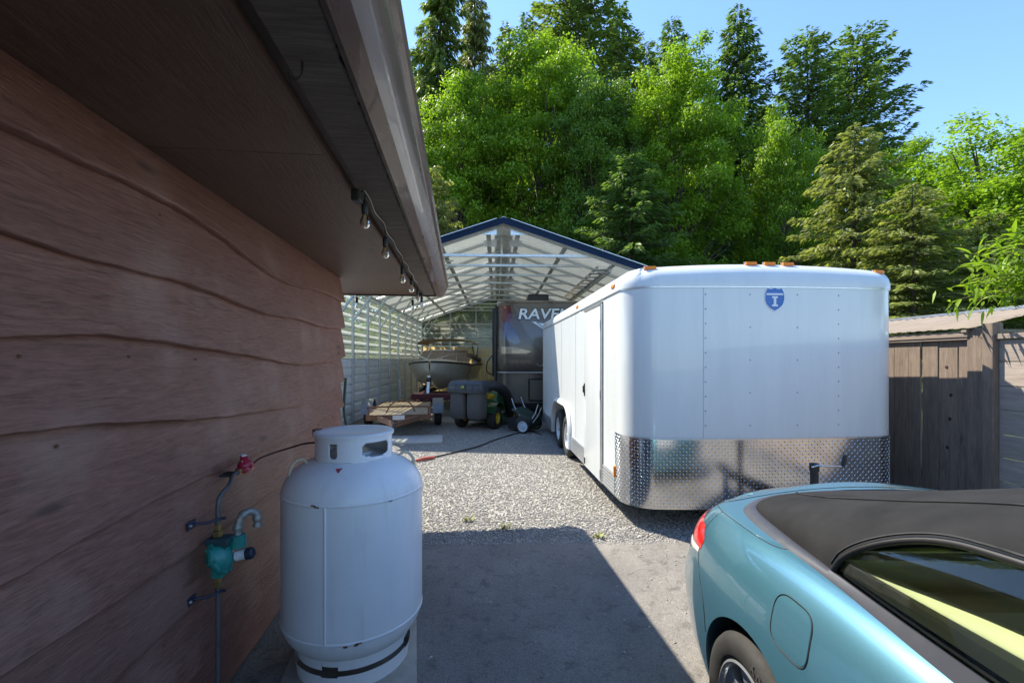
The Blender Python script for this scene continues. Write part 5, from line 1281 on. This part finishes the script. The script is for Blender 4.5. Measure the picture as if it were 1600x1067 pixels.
for sx in (-1, 1):
    MB().grid([[(sx * a * .96, b_, .9 + (c - .9) * .93) for a, b_, c in (tp(i, ang_of(win(ss_list[i])) + (PI / 2 - ang_of(win(ss_list[i]))) * q) for q in np.linspace(0.05, 1, 8))] for i in range(60, len(BASE), 3)]).build('bounce_headliner', LEATH, car, 60)  # unseen cream liner added to bounce light into the cabin
# windscreen, pillars, mirrors
wsg = MB(); wsg.grid([[(q * (.58 + .16 * f), -1.62 - .52 * f - .10 * (1 - q * q) * (0.6 + f), 1.30 - .30 * f - .035 * q * q * (1 - f)) for q in np.linspace(-1, 1, 14)] for f in np.linspace(0, 1, 8)]); wsg.build('windscreen', bpy.data.materials['tinted_car_glass'], car, 60)
for sx in (-1, 1):
    MB().tube([(sx * .58, -1.62, 1.275), (sx * .66, -1.88, 1.14), (sx * .745, -2.14, .985)], .026, 8).build('windscreen_pillar', PAINT, car, 60)
    MB().lathe([(0, -.10), (.05, -.09), (.07, 0), (.05, .09), (0, .10)], 16, Matrix.Translation((sx * .93, -1.72, 1.02)) @ Matrix.Rotation(R(90), 4, 'Y')).build('door_mirror', PAINT, car, 60)
    MB().box(sx * .90 - .02, sx * .90 + .02, -1.0, -.84, .76, .79, .008).build('door_handle', PAINT, car, 40)
# cabin: tub, inner ledges, seats
tb = MB(); x0, s0, s1, zf = .68, -1.72, -.18, .42
tb.add([(-x0, s0, zf), (x0, s0, zf), (x0, s1, zf), (-x0, s1, zf), (-x0, s0, .93), (x0, s0, .93), (x0, s1, .95), (-x0, s1, .95)], [(0, 1, 2, 3), (0, 4, 5, 1), (1, 5, 6, 2), (2, 6, 7, 3), (3, 7, 4, 0)]); tb.build('cabin_tub', pbr('cabin_beige', (.70, .62, .45), .8, var=.1), car)
for sx in (-1, 1):
    G = []
    for f in np.linspace(0, 1, 16):
        s = -.33 - 1.3 * f; w_ = .05 + .30 * min(1, f * 2.6) - .05 * f; z = .985
        G.append([(sx * .715, s, z - .02), (sx * .705, s, z + .012), (sx * (.70 - w_ * .6), s, z - .0), (sx * (.70 - w_), s, z - .04), (sx * (.70 - w_ * 1.1), s, z - .16)])
    MB().grid(G, sx > 0).build('inner_ledge', LEATH, car, 50)
    for nm, s, hgt in (('rear_seat', -.30, .90), ('front_seat', -1.05, 1.06)):
        se = MB(); se.box(sx * .34 - .25, sx * .34 + .25, s - .55, s - .05, .45, .60, .05); se.box(sx * .34 - .24, sx * .34 + .24, s - .12, s + .02, .55, hgt - .02, .05)
        if nm == 'front_seat': se.box(sx * .34 - .12, sx * .34 + .12, s - .06, s + .04, hgt, hgt + .17, .04)
        se.build(nm, LEATH, car, 40)
MB().box(-.68, .68, -1.9, -1.6, .7, .97, .06).build('dashboard', BLACK, car, 40)
MB().box(-.64, .64, -.24, .20, .925, .945).build('rear_shelf', LEATH, car)
# ------------------------------------------------------------------ trees
def quads_mesh(name, base, d, side, tone, ln, wd, sag=.12):
    """leaf-shaped quads: base point, direction, side vector"""
    n = len(base); mid = base + d * (ln * .5)[:, None]
    tip = base + d * ln[:, None]; tip[:, 2] -= sag * ln
    s = side * (wd * .5)[:, None]; V = np.stack([base, mid + s, tip, mid - s], 1).reshape(-1, 3)
    F = np.arange(n * 4).reshape(n, 4); me = fast_mesh(name, V, F)
    at = me.attributes.new('tone', 'FLOAT', 'POINT'); at.data.foreach_set('value', np.repeat(tone, 4).astype(np.float32)); return me
def unit(v): return v / (np.linalg.norm(v, axis=1)[:, None] + 1e-9)

def conifer_mesh(seed, h, r, bare, droop, up, dens=1.0, taper=.85, twig=(.42, .15)):
    """crown of whorled boughs carrying hanging sprays; returns crown mesh and trunk mesh (unit: metres)"""
    g = np.random.default_rng(seed); B, D, Sd, T, Ln, Wd = [], [], [], [], [], []
    wood_ = MB(); rr = random.Random(seed)
    z = h * bare; az = 0
    while z < h * .985:
        tt = (z - h * bare) / (h * (1 - bare)); nb = rr.randint(4, 6) if tt < .85 else 3
        for k in range(nb):
            az += 2.4 + rr.uniform(-.4, .4); Lb = (r * (1 - tt) ** taper * rr.uniform(.55, 1.12) + .25) * (1 - .55 * max(0, .12 - tt) / .12)
            ca, sa = math.cos(az), math.sin(az); ntw = max(8, int(Lb * 26 * dens)); f = g.random(ntw) ** .75
            rise = up * (1 - tt) * .3 + up * tt; zz = z + Lb * (rise * f - droop * f ** 1.8 * (1 - .6 * tt)) + .10 * Lb * np.maximum(0, f - .75) * 3 * (droop > .25)
            lat = (g.random(ntw) - .5) * Lb * .62 * (1.02 - f) * 1.0 + (g.random(ntw) - .5) * .25
            x = ca * Lb * f - sa * lat; y = sa * Lb * f + ca * lat; zz = zz - np.abs(lat) * .25 + (g.random(ntw) - .5) * .16
            sg = np.sign(lat); d = np.stack([ca * .75 - sa * sg * .7 + (g.random(ntw) - .5) * .5, sa * .75 + ca * sg * .7 + (g.random(ntw) - .5) * .5, -.25 - droop * 1.2 * g.random(ntw) + up * .3 + (g.random(ntw) - .5) * .5], 1)
            B.append(np.stack([x, y, zz], 1)); D.append(unit(d)); sd = np.cross(unit(d), g.normal(size=(ntw, 3)) * .6 + np.array([0, 0, 1])); Sd.append(unit(sd))
            T.append(np.clip(.15 + .55 * f + g.normal(size=ntw) * .16, 0, 1)); Ln.append(twig[0] * (.6 + .8 * g.random(ntw))); Wd.append(twig[1] * (.6 + .8 * g.random(ntw)))
            if tt < .8 and k % 2 == 0: wood_.tube([(0, 0, z), (ca * Lb * .5, sa * Lb * .5, z + Lb * (rise * .5 - droop * .28)), (ca * Lb * .85, sa * Lb * .85, z + Lb * (rise * .85 - droop * .74))], [.05, .03, .01], 4, False)
        z += rr.uniform(.26, .46) * (1 if tt < .8 else .7)
    cat = lambda q: np.concatenate(q)
    crown = quads_mesh('conifer_crown', cat(B), cat(D), cat(Sd), cat(T), cat(Ln), cat(Wd))
    wood_.tube([(0, 0, -.2), (.03, 0, h * .15), (-.04, .03, h * .5), (0, 0, h * .99)], [.013 * h + .05, .011 * h, .007 * h, .01], 9)
    return crown, wood_.mesh('conifer_trunk', 60)

def maple_mesh(seed, h, r, bare, nl=26000, leaf=.21):
    """broad crown of many leaf clumps on limbs"""
    g = np.random.default_rng(seed); rr = random.Random(seed); wood_ = MB(); cl = []
    cz = h * (bare + (1 - bare) * .5); hz = h * (1 - bare) * .52
    while len(cl) < 230:
        p = g.normal(size=3); p /= np.linalg.norm(p); k = rr.uniform(.2, 1) ** .5 * rr.uniform(.85, 1.12); q = np.array([p[0] * r * k, p[1] * r * k, p[2] * hz * k])
        if q[2] > 0: q[:2] *= 1 - .25 * q[2] / hz
        q = q + np.array([0, 0, cz]); s = r * rr.uniform(.07, .22)
        if any(np.linalg.norm((q - c_) * np.array([1, 1, 1.3])) < (s + s_) * .48 for c_, s_ in cl) and rr.random() < .93: continue
        cl.append((q, s))
    wood_.tube([(0, 0, -.2), (.1, 0, h * .25), (.0, .1, h * .5), (0, 0, h * .8)], [.02 * h, .015 * h, .010 * h, .03], 9)
    for q, s in cl[::3]:
        z0 = max(h * bare * .8, q[2] * .55); m_ = np.array([q[0] * .45, q[1] * .45, (z0 + q[2]) / 2 + .3]); wood_.tube([(0, 0, z0), tuple(m_), tuple(q)], [.07, .05, .015], 5, False)
    per = nl // len(cl); B, D, Sd, T, Ln, Wd = [], [], [], [], [], []
    for q, s in cl:
        n = int(per * (s / (r * .15)) ** 1.8) + 40; u = unit(g.normal(size=(n, 3))); u[:, 2] = np.where(g.random(n) < .72, np.abs(u[:, 2]), u[:, 2] * .5)
        k = .45 + .55 * g.random(n) ** .45; lump = 1 + .28 * np.sin(5 * u[:, 0] + q[0]) * np.sin(5 * u[:, 1] + q[1]) ; pos = q + u * (s * k * lump)[:, None] * np.array([rr.uniform(.8, 1.5), rr.uniform(.8, 1.5), rr.uniform(.5, .95)]); pos += g.normal(size=(n, 3)) * .13
        nrm = unit(u * .55 + np.array([0, 0, .75]) + g.normal(size=(n, 3)) * .45); d = unit(np.cross(nrm, g.normal(size=(n, 3)))); sd = np.cross(nrm, d)
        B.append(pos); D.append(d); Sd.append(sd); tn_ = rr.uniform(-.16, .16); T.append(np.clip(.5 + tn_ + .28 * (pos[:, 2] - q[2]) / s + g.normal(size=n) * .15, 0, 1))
        Ln.append(leaf * (.7 + .7 * g.random(n))); Wd.append(leaf * (.7 + .6 * g.random(n)))
    cat = lambda q: np.concatenate(q)
    return quads_mesh('maple_crown', cat(B), cat(D), cat(Sd), cat(T), cat(Ln), cat(Wd), .05), wood_.mesh('maple_trunk', 60)

BARK = pbr('bark', (.055, .042, .032), .95, var=.5, scale=5, bump=.6, bscale=14, bdist=.03, stretch=(3, 3, .5))
BARKL = pbr('pale_bark', (.10, .085, .07), .95, var=.5, scale=5, bump=.6, bscale=14, bdist=.03, stretch=(3, 3, .5))
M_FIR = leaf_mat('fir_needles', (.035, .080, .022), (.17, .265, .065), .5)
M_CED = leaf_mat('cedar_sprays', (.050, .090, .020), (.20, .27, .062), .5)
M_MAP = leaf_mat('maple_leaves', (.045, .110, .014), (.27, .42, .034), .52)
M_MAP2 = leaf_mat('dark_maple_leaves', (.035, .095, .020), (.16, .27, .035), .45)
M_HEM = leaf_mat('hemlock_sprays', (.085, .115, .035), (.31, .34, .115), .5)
PROTO = {
 'fir': conifer_mesh(1, 24, 4.6, .10, .30, .18, 1.9, .75, (.34, .10)), 'fir_b': conifer_mesh(2, 24, 4.4, .24, .22, .30, 1.9, .75, (.34, .10)),
 'hemlock': conifer_mesh(3, 24, 4.6, .03, .60, .10, 2.2, .62, (.42, .11)), 'spruce_low': conifer_mesh(4, 13, 4.4, .02, .42, .25, 2.6, .7, (.26, .09)),
 'upswept': conifer_mesh(5, 21, 4.8, .18, .10, .62, 2.2, .6, (.30, .095)), 'bare_pole': conifer_mesh(6, 24, 2.6, .42, .25, .15, 1.8, .75, (.32, .10)),
 'maple': maple_mesh(11, 17, 5.2, .10, 75000, .15), 'maple_b': maple_mesh(12, 17, 4.8, .16, 70000, .15), 'maple_c': maple_mesh(13, 14, 4.6, .05, 60000, .14), 'alder': maple_mesh(14, 12, 4.8, .04, 60000, .12),
}
PH = {'fir': 24, 'fir_b': 24, 'hemlock': 24, 'spruce_low': 13, 'upswept': 21, 'bare_pole': 24, 'maple': 17, 'maple_b': 17, 'maple_c': 14, 'alder': 12}
_cm = {}
def tree(kind, xp, ytop, Y, label, m, wide=1.0, rot=0.0, name=None, group=None, lean=0):
    """tree whose top shows at column xp, row ytop of the photograph when it stands Y metres away"""
    if group in (TG, BKG): Y *= (1.4 if xp < 900 else 1.12) if 'maple' in kind else (.80 if xp > 1300 else 1.06) if kind in ('spruce_low', 'alder') else 1.4
    X = (xp - CXP) / FPX * Y; H = EYE + (HYP - ytop) / FPX * Y; k = H / PH[kind]
    nm = name or ('maple_tree' if 'maple' in kind else 'alder_tree' if kind == 'alder' else 'conifer_tree')
    o = empty(nm, (X, Y, 0), rot, label, 'tree', group); o.scale = (k * wide, k * wide, k); o.rotation_euler = (0, R(lean), rot)
    c, w = PROTO[kind]
    key = (kind, m.name)
    if key not in _cm:
        cc = c if not c.materials else c.copy()
        if cc.materials: cc.materials.clear()
        cc.materials.append(m); _cm[key] = cc
    link('crown', _cm[key], None, o); link('trunk', w, BARK if 'maple' not in kind else BARKL, o); return o
BKG = 'dark conifers of the wood behind the nearer trees'
TG = 'tall trees behind the carport and trailer'
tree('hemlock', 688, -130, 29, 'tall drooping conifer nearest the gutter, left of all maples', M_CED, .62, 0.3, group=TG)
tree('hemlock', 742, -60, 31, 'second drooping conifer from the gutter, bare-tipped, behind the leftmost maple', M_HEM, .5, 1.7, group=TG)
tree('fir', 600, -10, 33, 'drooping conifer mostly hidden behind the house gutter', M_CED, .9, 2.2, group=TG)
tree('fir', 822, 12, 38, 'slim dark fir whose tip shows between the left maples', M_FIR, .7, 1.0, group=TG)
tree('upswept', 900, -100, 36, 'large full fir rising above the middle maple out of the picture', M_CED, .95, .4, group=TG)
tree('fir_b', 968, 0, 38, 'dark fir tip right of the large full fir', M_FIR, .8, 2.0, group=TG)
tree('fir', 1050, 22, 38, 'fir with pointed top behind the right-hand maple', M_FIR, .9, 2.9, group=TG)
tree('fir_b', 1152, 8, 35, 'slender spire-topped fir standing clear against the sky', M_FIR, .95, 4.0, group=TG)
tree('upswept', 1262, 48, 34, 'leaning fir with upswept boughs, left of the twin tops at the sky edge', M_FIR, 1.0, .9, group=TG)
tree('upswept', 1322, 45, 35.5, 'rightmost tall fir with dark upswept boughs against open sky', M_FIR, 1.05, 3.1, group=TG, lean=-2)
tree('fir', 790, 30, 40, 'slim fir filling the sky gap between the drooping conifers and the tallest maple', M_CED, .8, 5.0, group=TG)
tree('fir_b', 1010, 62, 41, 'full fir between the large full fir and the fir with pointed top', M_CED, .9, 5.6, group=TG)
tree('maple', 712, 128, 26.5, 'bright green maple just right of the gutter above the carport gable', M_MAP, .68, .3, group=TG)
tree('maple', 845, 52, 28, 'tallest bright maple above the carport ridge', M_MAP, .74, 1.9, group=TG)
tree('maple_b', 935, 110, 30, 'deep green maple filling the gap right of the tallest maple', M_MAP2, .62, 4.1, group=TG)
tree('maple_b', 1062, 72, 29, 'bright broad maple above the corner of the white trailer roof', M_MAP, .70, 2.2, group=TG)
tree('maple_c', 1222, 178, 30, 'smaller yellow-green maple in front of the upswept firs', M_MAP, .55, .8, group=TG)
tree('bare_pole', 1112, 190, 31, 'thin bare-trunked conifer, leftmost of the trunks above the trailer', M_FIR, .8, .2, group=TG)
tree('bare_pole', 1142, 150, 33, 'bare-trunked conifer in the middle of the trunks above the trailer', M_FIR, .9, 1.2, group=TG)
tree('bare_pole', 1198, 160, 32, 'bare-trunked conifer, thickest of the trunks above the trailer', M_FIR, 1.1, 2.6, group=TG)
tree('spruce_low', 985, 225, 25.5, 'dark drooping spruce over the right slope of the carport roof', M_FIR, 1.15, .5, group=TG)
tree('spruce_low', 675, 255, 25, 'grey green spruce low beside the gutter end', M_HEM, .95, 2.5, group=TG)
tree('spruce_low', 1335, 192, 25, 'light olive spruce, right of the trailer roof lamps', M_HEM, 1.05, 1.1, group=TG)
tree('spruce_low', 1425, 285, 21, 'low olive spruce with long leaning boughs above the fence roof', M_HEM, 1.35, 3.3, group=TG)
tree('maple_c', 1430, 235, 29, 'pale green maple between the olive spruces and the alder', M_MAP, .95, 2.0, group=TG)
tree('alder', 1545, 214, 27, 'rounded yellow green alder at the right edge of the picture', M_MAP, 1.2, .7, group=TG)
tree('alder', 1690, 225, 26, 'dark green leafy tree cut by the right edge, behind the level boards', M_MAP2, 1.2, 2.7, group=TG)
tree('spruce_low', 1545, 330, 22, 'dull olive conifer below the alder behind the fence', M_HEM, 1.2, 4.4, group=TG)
# dark second line that closes the gaps, and trees seen through the clear carport walls
BKG = 'dark conifers of the wood behind the nearer trees'
for k, (xp, yt, Y) in enumerate(((655, 70, 43), (770, 110, 44), (1010, 130, 45), (1095, 150, 46), (1180, 170, 45), (1390, 270, 40))):
    tree(('fir', 'fir_b', 'hemlock')[k % 3], xp, yt, Y, 'dark conifer far back in the wood, ' + ('nearest the gutter', 'behind the two leftmost maples', 'left of the white trailer roof', 'behind the thin bare trunks', 'behind the thickest bare trunk', 'behind the light olive spruce')[k], M_FIR, 1.25, k * 1.3, group=BKG)
LFT = 'trees left of the carport seen through its clear wall'
for k, (X, Y, H) in enumerate(((-9.5, 15.5, 6.5), (-11, 19.5, 7.5), (-10, 23.5, 6), (-14, 28, 9), (-6.5, 27, 5.5), (-2.0, 27.5, 5.0))):
    tree('alder' if k % 2 else 'maple_c', CXP + X / Y * FPX, HYP - (H - EYE) / Y * FPX, Y, 'leafy tree blurred behind the clear carport ' + ('side wall, nearest the house corner', 'side wall, second from the house', 'side wall, third from the house', 'side wall, farthest back', 'end wall, above the boat', 'end wall, beside the caravan', 'end wall, hidden behind the caravan')[k], M_MAP2 if k % 2 else M_MAP, 1.0, k, group=LFT)

# ------------------------------------------------------------------ undergrowth at the foot of the wood
g = np.random.default_rng(21); n = 120000
x = -30 + 82 * g.random(n); y = 31 + 20 * g.random(n) ** 1.3 - .12 * np.maximum(0, x - 4)
hmax = 2.2 + 1.6 * np.sin(x * .8) * np.sin(x * .31 + 1) + .16 * (y - 31) + .8 * np.sin(x * 2.3 + y)
z = np.maximum(.1, hmax * g.random(n) ** .6); nr = unit(g.normal(size=(n, 3)) * .6 + np.array([0, -.3, .8])); d = unit(np.cross(nr, g.normal(size=(n, 3))))
me = quads_mesh('undergrowth', np.stack([x, y, z], 1), d, np.cross(nr, d), np.clip(.35 + .25 * z / 3 + g.normal(size=n) * .2, 0, 1), .25 + .25 * g.random(n), .2 + .2 * g.random(n))
tag(link('undergrowth', me, M_MAP2), 'dense green undergrowth at the foot of the wood', 'undergrowth', kind='stuff')

# ------------------------------------------------------------------ leafy branch reaching over the fence
br_ = empty('overhanging_shrub', (4.95, 3.65, 0), 0, 'bright green narrow-leaved branch hanging over the fence post', 'shrub')
M_PEACH = leaf_mat('narrow_bright_leaves', (.10, .19, .015), (.24, .36, .03), .5)
rr = random.Random(12); org = Vector((4.95, 3.65, 0)); twigs = []; st = MB()
st.tube([(0.1, 0, 0), (.05, .02, 1.0), (0, 0, 1.9), (-.1, .1, 2.3)], [.05, .045, .035, .02], 8)
SHF = Vector((.03, .24, .12))
tips = [(4.15, 4.10, 2.03), (4.12, 3.85, 2.0), (4.18, 3.95, 2.2), (4.3, 4.1, 2.36), (4.05, 3.75, 2.14), (4.4, 4.15, 2.5), (4.2, 3.78, 2.32), (4.32, 3.9, 2.5), (4.45, 4.05, 2.66), (4.25, 3.72, 2.0), (4.4, 3.8, 2.2), (4.55, 4.2, 2.2), (4.6, 3.95, 2.62), (4.1, 3.68, 2.4), (4.5, 3.6, 2.4)]
for tpnt in tips:
    t_ = Vector(tpnt) + SHF - org; m0 = Vector((-.05, .06, 2.15)); mm = (t_ + m0) / 2 + Vector((0, 0, .12)); pts = [Vector(p) for p in crom([m0, mm, t_], 14)]
    st.tube(pts, [.010 - .0006 * k for k in range(14)], 5); twigs.append(pts)
stem = st.build('stem', pbr('green_stem', (.12, .10, .04), .7), br_, 60)
lv = []
for k in range(4):
    L_ = .125 + .02 * k; w_ = .015 + .003 * (k % 2); mb = MB(); G = []
    for f in np.linspace(0, 1, 6):
        ww = w_ * math.sin(PI * min(1, f * .92 + .06)) ** .8; zc_ = -.25 * L_ * f * f; G.append([(f * L_, -ww, zc_ + .4 * ww), (f * L_, 0, zc_), (f * L_, ww, zc_ + .4 * ww)])
    m_ = mb.grid(G).mesh('leaf'); at = m_.attributes.new('tone', 'FLOAT', 'POINT'); at.data.foreach_set('value', np.full(len(m_.vertices), .3 + .2 * k, np.float32)); m_.materials.append(M_PEACH); smooth_mesh(m_, 60); lv.append(m_)
fm = MB(); ftone = []
for pts in twigs:
    for q in range(46):
        p = pts[rr.randint(3, 13)] + Vector((rr.gauss(0, .05), rr.gauss(0, .06), rr.gauss(0, .07))); d_ = Vector((rr.uniform(-1, .8), rr.uniform(-1, .6), rr.uniform(-.8, .6))).normalized(); w_ = d_.cross(Vector((rr.gauss(0, .4), rr.gauss(0, .4), 1))).normalized() * rr.uniform(.009, .016); l_ = rr.uniform(.07, .13)
        fm.add([p, p + d_ * l_ * .35 + w_, p + d_ * l_ * .7 + w_ * .7 - Vector((0, 0, .1 * l_)), p + d_ * l_ - Vector((0, 0, .25 * l_)), p + d_ * l_ * .7 - w_ * .7 - Vector((0, 0, .1 * l_)), p + d_ * l_ * .35 - w_], [(0, 1, 2, 3, 4, 5)]); ftone += [rr.uniform(.2, .9)] * 6
fo_ = tag(fm.build('foliage', M_PEACH, br_), kind='stuff'); at = fo_.data.attributes.new('tone', 'FLOAT', 'POINT'); at.data.foreach_set('value', ftone)
cnt = 0
for pts in twigs:
    for q in range(20):
        p = pts[rr.randint(4, 13)]; dx = Vector((rr.uniform(-1, .6), rr.uniform(-.8, .8), rr.uniform(-.8, .5))).normalized()
        o = bpy.data.objects.new('leaf', rr.choice(lv)); COL.objects.link(o); o.parent = stem; o.location = p
        o.rotation_euler = (rr.uniform(-.7, .7), math.asin(-dx.z), math.atan2(dx.y, dx.x)); s = rr.uniform(.65, 1.15); o.scale = (s, s, s); cnt += 1
